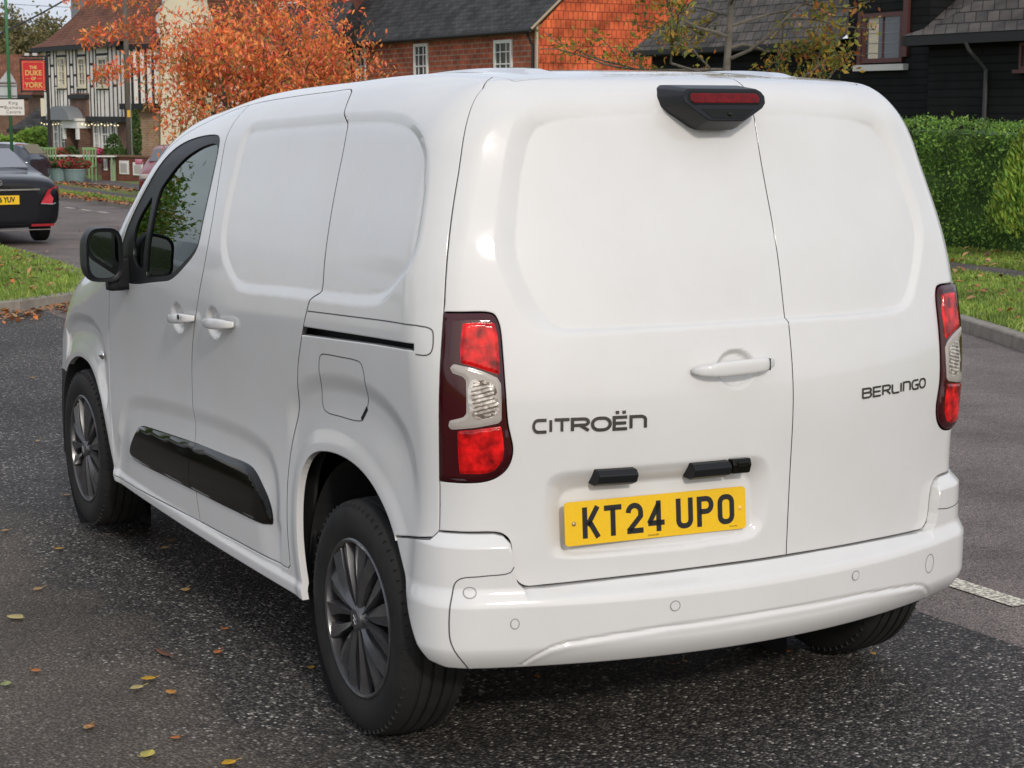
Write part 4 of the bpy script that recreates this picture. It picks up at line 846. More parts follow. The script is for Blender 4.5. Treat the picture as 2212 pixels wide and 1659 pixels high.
def leafmat(name, col, tr=.35, rough=.6):
    m = bpy.data.materials.new(name); m.use_nodes = True; t = m.node_tree; b = t.nodes['Principled BSDF']; b.inputs['Roughness'].default_value = rough
    oi = t.nodes.new('ShaderNodeTexCoord'); n = t.nodes.new('ShaderNodeTexNoise'); n.inputs['Scale'].default_value = 1.7; n.inputs['Detail'].default_value = 4; t.links.new(oi.outputs['Object'], n.inputs[0])
    mr = t.nodes.new('ShaderNodeMapRange'); mr.inputs[1].default_value = .35; mr.inputs[2].default_value = .65; mr.inputs[3].default_value = .65; mr.inputs[4].default_value = 1.3; t.links.new(n.outputs[0], mr.inputs[0])
    mm = t.nodes.new('ShaderNodeMixRGB'); mm.blend_type = 'MULTIPLY'; mm.inputs[0].default_value = 1; mm.inputs[1].default_value = (*col, 1); t.links.new(mr.outputs[0], mm.inputs[2]); t.links.new(mm.outputs[0], b.inputs['Base Color'])
    tl = t.nodes.new('ShaderNodeBsdfTranslucent'); t.links.new(mm.outputs[0], tl.inputs[0]); mx_ = t.nodes.new('ShaderNodeMixShader'); mx_.inputs[0].default_value = tr
    o = t.nodes['Material Output']; t.links.new(b.outputs[0], mx_.inputs[1]); t.links.new(tl.outputs[0], mx_.inputs[2]); t.links.new(mx_.outputs[0], o.inputs[0]); return m
rs = np.random.RandomState(3)
def rdir(n, rs=rs): v = rs.normal(size=(n,3)); return v/np.linalg.norm(v, axis=1, keepdims=True)
def leafset(name, C, size, asp, mats, prob, parent=None, down=0, rs=rs, jit=.35):
    n = len(C); d = rdir(n, rs); d[:,2] -= down; d /= np.linalg.norm(d, axis=1, keepdims=True); s = rdir(n, rs); y = np.cross(d, s); y /= np.maximum(np.linalg.norm(y, axis=1, keepdims=True), 1e-6)
    sz = size*(1+jit*rs.normal(size=(n,1)).clip(-1.5,1.5)); mi = rs.choice(len(mats), n, p=prob)
    return quads(name, C, d*sz, y*sz*asp, mats, mi, parent)
BARK = mat('bark', (.075,.062,.048), .9, nscale=12, ncol=(.13,.11,.085), bump=.6, bscale=25)
BARKG = mat('grey_bark', (.16,.145,.12), .9, nscale=12, ncol=(.09,.08,.065), bump=.6, bscale=25)
def grow(mb, p, d, L, r, lev, tips, rs, spread=.55, up=.15, kids=(2,4), shrink_=.68):
    pts = [p]; n = 4; dd = Vector(d)
    for i in range(n):
        dd = (dd+Vector(rs.normal(size=3))*.13+Vector((0,0,up*.25))).normalized(); pts.append(pts[-1]+dd*L/n)
    mb.tube(pts, [r*(1-.38*i/n) for i in range(n+1)], 6 if lev > 1 else 4, False)
    for q in pts[1:]: tips.append((q, dd, lev))
    if lev == 0: return
    for k in range(rs.randint(kids[0], kids[1]+1)):
        i = rs.randint(1, n+1) if k else n; nd = (dd+Vector(rs.normal(size=3))*spread+Vector((0,0,up))).normalized(); grow(mb, pts[i], nd, L*shrink_*rs.uniform(.8,1.2), r*.60, lev-1, tips, rs, spread, up, kids, shrink_)
# --- orange cherry
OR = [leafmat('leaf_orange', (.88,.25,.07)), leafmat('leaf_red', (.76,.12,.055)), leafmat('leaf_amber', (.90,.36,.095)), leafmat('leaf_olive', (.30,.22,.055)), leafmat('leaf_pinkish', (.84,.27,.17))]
def cherry():
    rs = np.random.RandomState(11); D = 34; b = gpt(572, D); t = empty('cherry_tree', b); mb = MB(); tips = []
    tag(t, 'small cherry tree with orange-red autumn leaves in front of the timbered pub', 'tree')
    pts = [Vector((0,0,0)), Vector((.02,0,.7)), Vector((-.02,.03,1.35))]; mb.tube(pts, [.11,.085,.08], 10)
    for k in range(9):
        a = 2*math.pi*k/9+rs.uniform(-.2,.2); grow(mb, pts[2], Vector((math.cos(a)*.95, math.sin(a)*.8, .85+.45*(k % 3))).normalized(), 1.25, .045, 3, tips, rs, .50, .12, (2,3), .70)
    mb.build('trunk', BARK, t); W = np.array([tuple(q) for q, d, l in tips if l <= 1]); 
    right = np.array(RH); fwd = np.array(FH)
    lat = W@right; dp = W@fwd; zz = W[:,2]
    c0 = 2.45; e = ((lat-.0)/2.55)**2+(dp/2.6)**2+((zz-c0)/2.25)**2; W = W[e < 1.12]
    n = 12000; C = W[rs.randint(0, len(W), n)]+rs.normal(size=(n,3))*[.17,.17,.20]
    # fill the crown body with clumps around many small twigs
    m = 150; cc = rs.normal(size=(m,3)); cc /= np.linalg.norm(cc, axis=1, keepdims=True); cc *= rs.uniform(.45,1.0,size=(m,1))**.5
    cc = cc[:,[0]]*right*2.25+cc[:,[1]]*fwd*2.2+np.outer(cc[:,2]*1.75, [0,0,1])+[0,0,2.62]; k = rs.randint(0, m, 6000); C2 = cc[k]+rs.normal(size=(6000,3))*[.19,.19,.21]
    # a long low spray towards the left
    s_ = np.linspace(0,1,1300); br = rs.randint(1,4,1300); C3 = np.outer(-(1.9+s_*(1.15+.2*br)), right)+np.outer(2.55+.62*br-.5*s_*(1-.2*br), [0,0,1])+rs.normal(size=(1300,3))*.13*(1.25-s_[:,None]*.6)
    C = C[(C@right > -2.15) | (rs.uniform(size=len(C)) < .35)]; C = np.vstack([C, C2, C3]); C = C[C[:,2] > .95+rs.uniform(0,.3,len(C))]
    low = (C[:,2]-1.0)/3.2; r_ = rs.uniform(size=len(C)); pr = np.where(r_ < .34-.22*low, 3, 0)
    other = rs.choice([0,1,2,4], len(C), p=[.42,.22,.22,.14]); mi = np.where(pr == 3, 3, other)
    d = rdir(len(C), rs)*.8; d[:,2] -= .75; d /= np.linalg.norm(d, axis=1, keepdims=True); s = rdir(len(C), rs); y = np.cross(d, s); y /= np.linalg.norm(y, axis=1, keepdims=True); sz = rs.uniform(.040,.072,size=(len(C),1))
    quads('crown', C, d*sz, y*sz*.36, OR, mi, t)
cherry()
# --- thin yellowing tree behind the van
YG = [leafmat('leaf_yellow', (.42,.27,.035)), leafmat('leaf_yellowgreen', (.22,.23,.04)), leafmat('leaf_rust', (.45,.15,.035)), leafmat('leaf_green', (.10,.14,.03))]
def thin_tree(fx, D, name, label, h, lr, nl, seed, lean=0):
    rs = np.random.RandomState(seed); b = gpt(fx, D); t = empty(name, b); mb = MB(); tips = []; tag(t, label, 'tree')
    pts = [Vector((0,0,0)), Vector((.02,.0,1.2)), Vector((-.02,.03,2.4)), Vector((.03,0,3.6)), Vector((0,0,h))]; mb.tube(pts, [.085,.07,.052,.04,.02], 9)
    for k in range(26):
        z = 1.25+(h-1.6)*k/25; a = k*2.4+rs.uniform(-.3,.3); L = lr*(1-.30*k/25)*rs.uniform(.7,1.1)
        dr = RH*math.cos(a)*1.25+FH*math.sin(a)*.8+Vector((0,0,.22)); grow(mb, Vector((.01,0,z)), dr.normalized(), L*.62, .026, 2, tips, rs, .50, .06, (2,3), .62)
    mb.build('trunk', BARKG, t); W = np.array([tuple(q) for q, d, l in tips if l <= 1]); n = nl; k = rs.randint(0, len(W), n//7); C = np.repeat(W[k], 7, 0)+rs.normal(size=(len(k)*7,3))*.085
    leafset('crown', C, .042, .45, YG, [.36,.34,.14,.16], t, .5, rs)
thin_tree(1572, 24, 'young_tree', 'thin tree with sparse yellow leaves between van and dark boarded house', 5.2, 2.35, 9000, 5)
# --- hedge
HG = [leafmat('hedge_green', (.15,.29,.045)), leafmat('hedge_light', (.28,.44,.075)), leafmat('hedge_dark', (.07,.14,.028)), leafmat('hedge_lime', (.26,.34,.04))]
def hedge():
    rs = np.random.RandomState(8); t = empty('hedge', (15.2,20,0)); tag(t, 'tall clipped green hedge running along the verge below the dark boarded house', 'hedge')
    core = MB(); V = []
    ys = np.arange(4, 35, 1.0)
    for y in ys:
        g = float(gz(15,y)); zt = 1.53+.03*math.sin(y*1.7); V += [(14.62-15.2,y-20,g),(14.55-15.2,y-20,(g+zt)/2),(14.66-15.2,y-20,zt-.12),(15.9-15.2,y-20,zt-.12),(16-15.2,y-20,g)]
    core.add(V, [(i*5+j, (i+1)*5+j, (i+1)*5+j+1, i*5+j+1) for i in range(len(ys)-1) for j in range(4)]+[(0,1,2,3,4), tuple(len(V)-5+j for j in range(5))[::-1]])
    core.build('branches', HG[2], t)
    n = 85000; y = 4+30*rs.uniform(size=n); g = gz(15, y); zt = 1.53+.03*np.sin(y*1.7)+.02*np.sin(y*7); side = rs.uniform(size=n) < .84
    z = np.where(side, g+.02+(zt-g-.05)*rs.uniform(size=n)**.85, zt+rs.normal(size=n)*.035); x = np.where(side, 14.55+rs.normal(size=n)*.06+.03*np.sin(z*9+y*3), 14.6+1.25*rs.uniform(size=n))
    C = np.stack([x-15.2, y-20, z], 1); d = rdir(n, rs); d[:,0] -= .3; d[:,2] += .5; d[:,1] -= .25; d /= np.linalg.norm(d, axis=1, keepdims=True); s = rdir(n, rs); yy = np.cross(d, s); yy /= np.linalg.norm(yy, axis=1, keepdims=True); sz = rs.uniform(.019,.038,size=(n,1))
    mi = rs.choice(3, n, p=[.50,.26,.24]); quads('foliage', C, d*sz, yy*sz*.45, HG, mi, t)
    # lighter golden shoots growing out at the right
    t2 = empty('conifer_bush', gpt(2238, 22.2)); tag(t2, 'lime green conifer bush growing out of the dark hedge', 'bush')
    n = 5200; h = rs.uniform(size=n)**.8; a = rs.uniform(0, 6.28, n); r_ = (1-h)**.6*.60*rs.uniform(.5,1,n); k = (a*2.2).astype(int); C = np.stack([r_*np.cos(a), r_*np.sin(a), .55+h*1.25+.10*np.sin(a*3)], 1)
    d = np.stack([np.cos(a)*.5, np.sin(a)*.5, np.ones(n)], 1)+rs.normal(size=(n,3))*.3; d /= np.linalg.norm(d, axis=1, keepdims=True); s = rdir(n, rs); yy = np.cross(d, s); yy /= np.linalg.norm(yy, axis=1, keepdims=True); sz = rs.uniform(.03,.065,size=(n,1)); quads('foliage', C, d*sz, yy*sz*.28, HG, rs.choice([0,1,3], n, p=[.2,.35,.45]), t2)
    mb = MB(); mb.tube([(0,0,0),(0,0,1.5)], [.04,.01]); mb.build('stem', BARK, t2)
    # low twiggy shrub seen over the van's shoulder
    t3 = empty('garden_shrub', gpt(1915, 27.5)); tag(t3, 'small shrub with rust-tinged leaves poking up beside the van roof', 'shrub'); mb = MB(); tips = []
    for k in range(9): grow(mb, Vector((0,0,.2)), Vector((rs.normal()*.45, rs.normal()*.45, 1)).normalized(), 1.15, .02, 1, tips, rs, .35, .2, (2,3), .45)
    mb.build('stem', BARK, t3); W = np.array([tuple(q) for q, d, l in tips]); k = rs.randint(0, len(W), 1500); leafset('foliage', W[k]+rs.normal(size=(1500,3))*.05, .024, .5, YG, [.2,.4,.2,.2], t3, 0, rs)
hedge()
# --- grass blades and fallen leaves
def blades(name, pts, h, m, rs, kind='stuff'):
    n = len(pts); z = gz(pts[:,0], pts[:,1])+.10; a = rs.uniform(0, 6.28, n); hh = h*rs.uniform(.5,1.3,n); w_ = .007*rs.uniform(.8,1.8,n)*np.clip(depth(pts[:,0], pts[:,1])/14, 1, 3); B = np.stack([pts[:,0], pts[:,1], z], 1)
    dx = np.stack([np.cos(a)*w_, np.sin(a)*w_, 0*a], 1); lean = np.stack([rs.normal(size=n)*.5*hh, rs.normal(size=n)*.5*hh, hh], 1); V = np.stack([B-dx, B+dx, B+lean], 1).reshape(-1,3); T = np.arange(n*3)
    me = bpy.data.meshes.new(name); me.vertices.add(len(V)); me.vertices.foreach_set('co', V.ravel()); me.loops.add(len(T)); me.loops.foreach_set('vertex_index', T.astype(np.int32)); me.polygons.add(n); me.polygons.foreach_set('loop_start', (np.arange(n)*3).astype(np.int32)); me.update(calc_edges=True)
    for q in m: me.materials.append(q)
    me.polygons.foreach_set('material_index', rs.randint(0, len(m), n).astype(np.int32)); o = link(bpy.data.objects.new(name, me)); o['kind'] = kind; return o
GB = [leafmat('blade_a', (.22,.34,.05), .3), leafmat('blade_b', (.32,.38,.08), .3), leafmat('blade_c', (.15,.24,.04), .3)]
def scatter(poly, n, rs):
    P = np.array(poly, float); lo, hi = P.min(0), P.max(0); q = rs.uniform(size=(n*3,2))*(hi-lo)+lo; return q[inside(q, P)][:n]
pA = scatter([(-4.5,11.5)]+isl[2:9]+[(2.86,24),(-1,24)], 60000, rs); o = blades('grass', pA, .055, GB, rs); tag(o, 'grass of the kerbed island on the left', 'grass')
pB = scatter([(7.1,5.2),(7.6,6.2),(8.1,7.3),(8.35,9),(8.6,13),(8.8,19),(14.5,19),(14.5,7),(9,4)], 75000, rs); pp_ = np.array([(10.75,2),(11.2,8),(11.42,9.9),(11.8,11.6),(12.3,16),(12.9,22),(13.9,22),(13.3,16),(12.5,11.3),(11.95,9.4),(11.7,7.6),(11.3,2)]); pB = pB[~inside(pB, pp_)]
o = blades('grass', pB, .055, GB, rs); tag(o, 'grass of the verge on the right between kerb and hedge', 'grass')
pC = scatter([(9.65,36),(9.85,44),(10.3,55),(10.9,62),(12.5,62),(14.5,75),(13,75),(11,50),(10.7,40),(10.4,36)], 16000, rs); pc_ = np.array([(9.95,38),(10.6,50),(11.2,62),(12.3,62),(11.8,50),(10.75,38)]); pC = pC[~inside(pC, pc_)]
o = blades('grass', pC, .09, GB, rs); tag(o, 'grass strips beside the far pavement', 'grass')
FL = [leafmat('fallen_brown', (.30,.125,.045), .1), leafmat('fallen_tan', (.42,.24,.10), .1), leafmat('fallen_orange', (.50,.17,.04), .1), leafmat('fallen_dark', (.12,.055,.03), .1)]
def litter(name, pts, size, dz, rs, label):
    n = len(pts); C = np.column_stack([pts, gz(pts[:,0], pts[:,1])+dz+rs.uniform(0,.03,n)]); a = rs.uniform(0,6.28,n); d = np.stack([np.cos(a), np.sin(a), rs.normal(size=n)*.35], 1); y = np.stack([-np.sin(a), np.cos(a), rs.normal(size=n)*.35], 1); sz = size*rs.uniform(.6,1.3,size=(n,1))
    o = quads(name, C, d*sz, y*sz*.5, FL, rs.choice(4, n, p=[.35,.25,.2,.2])); tag(o, label, 'fallen leaves', None, 'stuff')
def along(line, n, w0, w1, rs):
    P = resample(np.array(line, float), .1, False); t = np.gradient(P, axis=0); t /= np.linalg.norm(t, axis=1, keepdims=True); i = rs.randint(0, len(P), n); nn = np.stack([t[i,1], -t[i,0]], 1); o = w0+(w1-w0)*rs.uniform(size=(n,1))**1.6; return P[i]+nn*o
litter('fallen_leaves', np.vstack([along(isl[:6], 1500, .02, .75, rs)]), .040, .012, rs, 'brown leaves drifted against the kerb of the grass island')
litter('fallen_leaves', scatter([(-2,12.2),(1.5,12.9),(2.6,16),(2.8,22),(0,22)], 420, rs), .045, .13, rs, 'brown leaves strewn over the grass island')
litter('fallen_leaves', scatter([(7.4,5.4),(8.4,8),(8.8,19),(14.4,19),(14.4,8),(9,4)], 650, rs), .048, .14, rs, 'orange leaves strewn over the right verge')
litter('fallen_leaves', np.vstack([along([(9.2,34),(9.5,42),(9.8,56)], 700, -.35, .05, rs), scatter([(11.8,44),(12.3,62),(13.8,62),(12.8,46)], 600, rs), scatter([(9.7,36),(10,50),(10.6,50),(10.4,36)], 160, rs)]), .06, .12, rs, 'orange leaves lying along the far kerb and pavement')
litter('fallen_leaves', scatter([(3.2,16),(8.4,12),(8.6,40),(3.4,40)], 60, rs), .04, .012, rs, 'few leaves scattered over the road')
def ray_ground(fx, fy):
    d = pray(fx, fy); t = (0-CV.z)/d.z
    for _ in range(40): p = CV+d*t; t = .5*t+.5*(float(gz(p.x, p.y))-CV.z)/d.z
    return CV+d*t
nl_ = [('yellow',412,100,7),('tan',1140,95,7),('brown',1190,42,8),('tan',262,382,8),('pale yellow',105,582,14),('tan',1285,388,9),('orange',1560,655,4),('orange',1505,820,7),('long brown',1140,832,22),('golden yellow',1025,1005,9),('pale yellow',945,1068,9),('orange and yellow',1180,1098,8),('pale green',45,1040,8),('orange',250,948,7),('orange',618,1333,6),('orange',1210,1413,5),('yellow green',1025,1530,11),('golden yellow',1580,1590,9),('yellow',2155,925,5)]
lc = {'yellow':(.60,.36,.06),'tan':(.52,.33,.13),'brown':(.25,.14,.06),'pale yellow':(.62,.50,.20),'orange':(.60,.20,.05),'long brown':(.20,.09,.05),'golden yellow':(.75,.42,.02),'orange and yellow':(.65,.30,.06),'pale green':(.35,.38,.14),'yellow green':(.62,.52,.12)}
lm_ = {k: leafmat('leaf_'+k.replace(' ','_'), v, .15) for k, v in lc.items()}
def one_leaf(c, p, sz, rz, label, loc, k=0):
    n = 9; V = []; F = []
    for i in range(n):
        t = i/(n-1); w_ = sz*.36*math.sin(math.pi*t)**.75*(1.25-.5*t) if c != 'long brown' else sz*.12*math.sin(math.pi*t)**.6
        x = sz*(t-.5); z = .004+sz*.22*(t-.45)**2*1.6; V += [(x,-w_,z+w_*.35),(x,0,z),(x,w_,z+w_*.35)]
    for i in range(n-1): F += [(3*i,3*i+1,3*i+4,3*i+3),(3*i+1,3*i+2,3*i+5,3*i+4)]
    mb = MB(); mb.add(V, F); mb.tube([(-sz*.49,0,.010),(-sz*.62,.004,.012),(-sz*.72,.01,.016)], .0009, 5)
    o = mb.build('fallen_leaf', lm_[c], None, True); o.location = p+Vector((0,0,.002)); o.rotation_euler = (0,0,rz); md = o.modifiers.new('thickness', 'SOLIDIFY'); md.thickness = .0008
    tag(o, label, 'leaf', 'single leaves fallen around the van')
where = ['far left, level with the front wheel','left of two by the sill in van shadow','half under the sill in van shadow','near the left edge, below the front wheel','on the worn strip at the left edge, with stalk','in shadow below the rubbing strips','beside the front of the rear wheel','a little lower left of the rear wheel','lying flat on the dark asphalt','brightest, low left of the rear wheel','beside the bright golden one, with stalk','right of the bright golden one','at the very left edge','curled on the worn strip near the left edge','in the middle of the worn strip','small, on the worn strip near the bottom','with upright stalk near the bottom edge','at the bottom edge of the picture','small, touching the rear tyre shadow']
for k, ((c, x, y, s), wh) in enumerate(zip(nl_, where)):
    fx, fy = (x/2.765)/1.1573, (1340+y/2.765)/1.1573; p = ray_ground(fx, fy); one_leaf(c, p, .0042*s+.008, rs.uniform(0,6.28), c+' leaf '+wh, None)
for c, fx, fy, s, wh in [('yellow',72,818,5,'far up the dark asphalt at the left'),('tan',82,956,6,'left of the front tyre'),('tan',145,1073,6,'just below the front tyre'),('tan',11,1150,6,'at the left edge below the front wheel'),('long brown',1457,1437,9,'under the middle of the bumper'),('orange',1700,1411,5,'behind the right rear tyre'),('yellow',1886,1417,4,'right of the right rear tyre'),('tan',190,1577,6,'on the worn strip near the bottom left'),('orange',1160,1466,4,'small, behind the left rear tyre'),('tan',1480,1433,3,'small, below the bumper seam')]:
    one_leaf(c, ray_ground(fx, fy), .0042*s+.010, rs.uniform(0,6.28), c+' leaf '+wh, None)
# ------------------------------------------------------------ buildings
def brick(name, c1, c2, mortar, bw=.225, bh=.075, rough=.9, msz=.012, bump=.4, rot=True, off=.5, vary=.25):
    m = bpy.data.materials.new(name); m.use_nodes = True; t = m.node_tree; b = t.nodes['Principled BSDF']; N = t.nodes.new; L = t.links.new; b.inputs['Roughness'].default_value = rough; b.inputs['Specular IOR Level'].default_value = .25
    tc = N('ShaderNodeTexCoord'); sx = N('ShaderNodeSeparateXYZ'); L(tc.outputs['Object'], sx.inputs[0]); ad = N('ShaderNodeMath'); L(sx.outputs[0], ad.inputs[0]); L(sx.outputs[1], ad.inputs[1]); cb = N('ShaderNodeCombineXYZ'); L(ad.outputs[0], cb.inputs[0]); L(sx.outputs[2], cb.inputs[1])
    br = N('ShaderNodeTexBrick'); br.inputs['Color1'].default_value = (*c1, 1); br.inputs['Color2'].default_value = (*c2, 1); br.inputs['Mortar'].default_value = (*mortar, 1); br.inputs['Scale'].default_value = 1; br.inputs['Brick Width'].default_value = bw; br.inputs['Row Height'].default_value = bh; br.inputs['Mortar Size'].default_value = msz; br.offset = off; br.inputs['Bias'].default_value = 0
    L(cb.outputs[0], br.inputs[0]); n = N('ShaderNodeTexNoise'); n.inputs['Scale'].default_value = 1.6; n.inputs['Detail'].default_value = 7; L(tc.outputs['Object'], n.inputs[0])
    mr = N('ShaderNodeMapRange'); mr.inputs[1].default_value = .3; mr.inputs[2].default_value = .7; mr.inputs[3].default_value = 1-vary; mr.inputs[4].default_value = 1+vary; L(n.outputs[0], mr.inputs[0])
    mm = N('ShaderNodeMixRGB'); mm.blend_type = 'MULTIPLY'; mm.inputs[0].default_value = 1; L(br.outputs[0], mm.inputs[1]); L(mr.outputs[0], mm.inputs[2]); L(mm.outputs[0], b.inputs['Base Color'])
    bp = N('ShaderNodeBump'); bp.inputs['Strength'].default_value = bump; bp.inputs['Distance'].default_value = .02; bp.invert = True; L(br.outputs['Fac'], bp.inputs['Height']); L(bp.outputs[0], b.inputs['Normal']); return m
BR_RED = brick('red_brick', (.42,.105,.055), (.26,.075,.048), (.30,.22,.16), .46, .19, msz=.02, vary=.3)
BR_PUB = brick('pub_brick', (.17,.085,.055), (.12,.06,.042), (.15,.12,.10), .24, .09)
BR_TAN = brick('buff_brick', (.36,.22,.12), (.27,.15,.085), (.33,.27,.21), .24, .09, msz=.014)
BR_DK = brick('dark_brick', (.20,.055,.035), (.14,.04,.03), (.12,.09,.07), .24, .09)
TILEH = brick('hanging_tiles', (.58,.125,.045), (.46,.085,.036), (.20,.045,.022), .20, .30, msz=.013, bump=.7, vary=.55)
SLATE = brick('slate_roof', (.060,.060,.058), (.040,.040,.042), (.018,.018,.018), .30, .16, msz=.010, bump=.8, vary=.4)
SLATE2 = brick('brown_tiles', (.105,.090,.078), (.060,.054,.050), (.02,.018,.017), .34, .24, msz=.014, bump=.8, vary=.45)
CLAYT = brick('clay_tiles', (.20,.085,.050), (.155,.068,.042), (.07,.03,.022), .18, .12, msz=.010, bump=.7, vary=.3)
BOARD = brick('black_weatherboard', (.0105,.0105,.011), (.0075,.0075,.008), (.002,.002,.002), 3.2, .17, msz=.016, bump=.8, vary=.35)
PLAST = mat('cream_render', (.70,.63,.46), .9, nscale=1.2, ncol=(.62,.55,.40)); PLW = mat('white_plaster', (.90,.84,.76), .9, nscale=2, ncol=(.78,.72,.64))
TIMB = mat('black_timber', (.012,.012,.012), .7); WHP = mat('white_joinery', (.74,.73,.70), .5); CREAMJ = mat('cream_joinery', (.66,.60,.44), .6); PANE = mat('window_pane', (.055,.065,.07), .08, spec=.8); CURT = mat('curtain', (.60,.53,.40), .9, nscale=20, ncol=(.45,.40,.30))
LEAD = mat('lead_grey', (.20,.21,.22), .6); BROWNJ = mat('brown_joinery', (.075,.022,.018), .5); GREYW = mat('weathered_white', (.50,.49,.47), .8)
class Bld:
    """local frame: x along the front wall, y away from the viewer, z up"""
    def __init__(s, name, A, B, label, cat='building'):
        A = Vector(A); B = Vector(B); s.o = empty(name, A); s.ax = (B-A); s.ax.z = 0; s.W = s.ax.length; s.ax.normalize(); s.ay = Vector((-s.ax.y, s.ax.x, 0))
        if (A-CV).dot(s.ay) < 0: pass
        s.o.rotation_euler = (0,0,math.atan2(s.ax.y, s.ax.x)); s.A = A; tag(s.o, label, cat); bpy.context.view_layer.update()
    def loc(s, p): d = Vector(p)-s.A; return Vector((d.dot(s.ax), d.dot(s.ay), d.z))
    def pix(s, fx, fy, y=0): return s.loc(onplane(fx, fy, s.A+s.ay*y, s.ay))
    def window(s, x0, x1, z0, z1, y, fm, nx=2, nz=2, par=None, sill=True, inner=PANE, fw=.06, name='window', curtain=False):
        m = MB(); d = .06; m.box(((x0+x1)/2,y-d/2,z1-fw/2), (x1-x0,d,fw)); m.box(((x0+x1)/2,y-d/2,z0+fw/2), (x1-x0,d,fw)); m.box((x0+fw/2,y-d/2,(z0+z1)/2), (fw,d,z1-z0-2*fw)); m.box((x1-fw/2,y-d/2,(z0+z1)/2), (fw,d,z1-z0-2*fw))
        for k in range(1, nx): m.box((x0+(x1-x0)*k/nx,y-.022,(z0+z1)/2), (.03,.03,z1-z0-2*fw))
        for k in range(1, nz): m.box(((x0+x1)/2,y-.024,z0+(z1-z0)*k/nz), (x1-x0-2*fw,.03,.03 if k != nz//2 else .05))
        w_ = m.build(name, fm, par or s.o); m = MB(); m.box(((x0+x1)/2,y-.006,(z0+z1)/2), (x1-x0-.02,.008,z1-z0-.02)); m.build('pane', inner, w_)
        if curtain: m = MB(); m.box(((x0*.72+x1*.28),y-.013,(z0+z1)/2), ((x1-x0)*.22,.004,z1-z0-.2)); m.build('curtain', CURT, w_)
        if sill: m = MB(); m.box(((x0+x1)/2,y-.08,z0-.04), (x1-x0+.14,.16,.07)); m.build('sill', fm, w_)
        return w_
# --- the timbered pub
A = at(107,300,80); B = at(277,300,72.5); zb = -1.22
pub = Bld('pub', (A.x,A.y,zb), (B.x,B.y,zb), 'black and white timbered pub with brown tiled roof at the far left'); W_ = pub.W; pu = lambda x, y: pub.pix(x/3.456/1.1573, y/3.456/1.1573)
ze = pub.pix(107,106).z; zj = pub.pix(200,257).z
m = MB(); m.box((W_/2,3.5,zj/2), (W_,7,zj)); m.build('brick_wall', BR_PUB, pub.o)
m = MB(); m.box((W_/2,3.45,(zj+ze)/2+.05), (W_+.1,7.2,ze-zj+.1)); m.build('upper_wall', PLW, pub.o)
m = MB(); yb_ = -.15
def bar(x0, x1, z0, z1, d=.05): m.box(((x0+x1)/2,yb_-d/2,(z0+z1)/2), (x1-x0,d,z1-z0))
def R1x(x, y=600): return pu(x, y).x
zt_ = ze
for i, x in enumerate([437,465,497,520,605,633,662,690,702,776,806,838,862,968,1003,1040,1074,1100]):
    xx = R1x(x); top_ = zt_; bot_ = zj+.05
    if x in (520,605,702,776,862,968): bot_ = zj+.05
    bar(xx-.042, xx+.042, bot_, top_, .018+.002*(i % 2))
for x0, x1, ys_ in [(437,465,(450,480,)),(465,497,(568,)),(497,520,(660,750)),(605,633,(660,)),(633,662,(560,750)),(662,690,(650,)),(776,806,(655,)),(806,838,(555,745)),(838,870,(655,)),(1003,1040,(740,)),(437,465,(660,)),(520,605,(485,765)),(702,776,(480,768)),(862,968,(470,768)),(968,1003,(560,)),(1040,1074,(600,))]:
    for y_ in ys_: a, b = pu(x0,y_), pu(x1,y_); bar(a.x, b.x, (a.z+b.z)/2-.05, (a.z+b.z)/2+.05, .015)
for x in (545,575,725,750,895,930): a = pu(x,770); bar(a.x-.035, a.x+.035, zj+.05, a.z, .013)
m.build('timber_frame', TIMB, pub.o)
for x0, x1 in ((535,592),(712,765),(885,955)):
    a = pu(x0,750); b = pu(x1,495); pub.window(a.x, b.x, (pu(x0,750).z+pu(x1,750).z)/2, (pu(x0,495).z+b.z)/2, yb_+.01, CREAMJ, 2, 4, fw=.10)
m = MB(); a = pu(430,893); b = pu(652,893); m.box(((a.x+b.x)/2,-.22,zj), (b.x-a.x,.25,.22)); c = pu(800,893); d = pu(1110,893); m.box(((c.x+d.x)/2,-.22,zj), (d.x-c.x,.25,.22)); e = pu(652,838); m.box(((b.x+c.x)/2,-.23,e.z), (c.x-b.x+.1,.25,.18)); m.build('jetty_beam', TIMB, pub.o)
m = MB(); m.box(((b.x+c.x)/2,-.14,(e.z+zj)/2), (c.x-b.x,.22,e.z-zj+.3)); m.build('brick_panel', BR_PUB, pub.o)
for x0, x1, y1, y0 in ((470,515,975,1300),(530,585,980,1305),(600,648,1090,1312),(815,866,982,1330),(882,948,985,1335),(962,1018,988,1338)):
    z0 = pu((x0+x1)/2,y0).z; z1 = pu((x0+x1)/2,y1).z; pub.window(R1x(x0,1100), R1x(x1,1100), z0, z1, -.01, WHP, 2, 4, fw=.13)
x0, x1 = R1x(655,1100), R1x(778,1100); zd = pu(715,1100).z
for xq_ in (x0+.08, x1-.08): m = MB(); m.box((xq_,-.25,zd/2), (.16,.5,zd)); m.build('door_pillar', BR_PUB, pub.o)
m = MB(); m.box(((x0+x1)/2,-.3,zd+.12), (x1-x0+.2,.62,.30)); m.box(((x0+x1)/2,-.3,zd+.33), (x1-x0+.36,.72,.10)); m.box((x0+.05,-.54,zd-.25), (.22,.1,.5)); m.box((x1-.05,-.54,zd-.25), (.22,.1,.5)); m.build('canopy_entablature', WHP, pub.o)
m = MB(); m.box(((x0+x1)/2,-.03,zd/2), (x1-x0-.3,.02,zd-.06)); m.build('door', TIMB, pub.o)
xm0, xm1 = R1x(566,1000), R1x(768,1000); zh = pu(660,1035).z; zh1 = pu(700,915).z; mm_ = MB(); V = []; n_ = 12
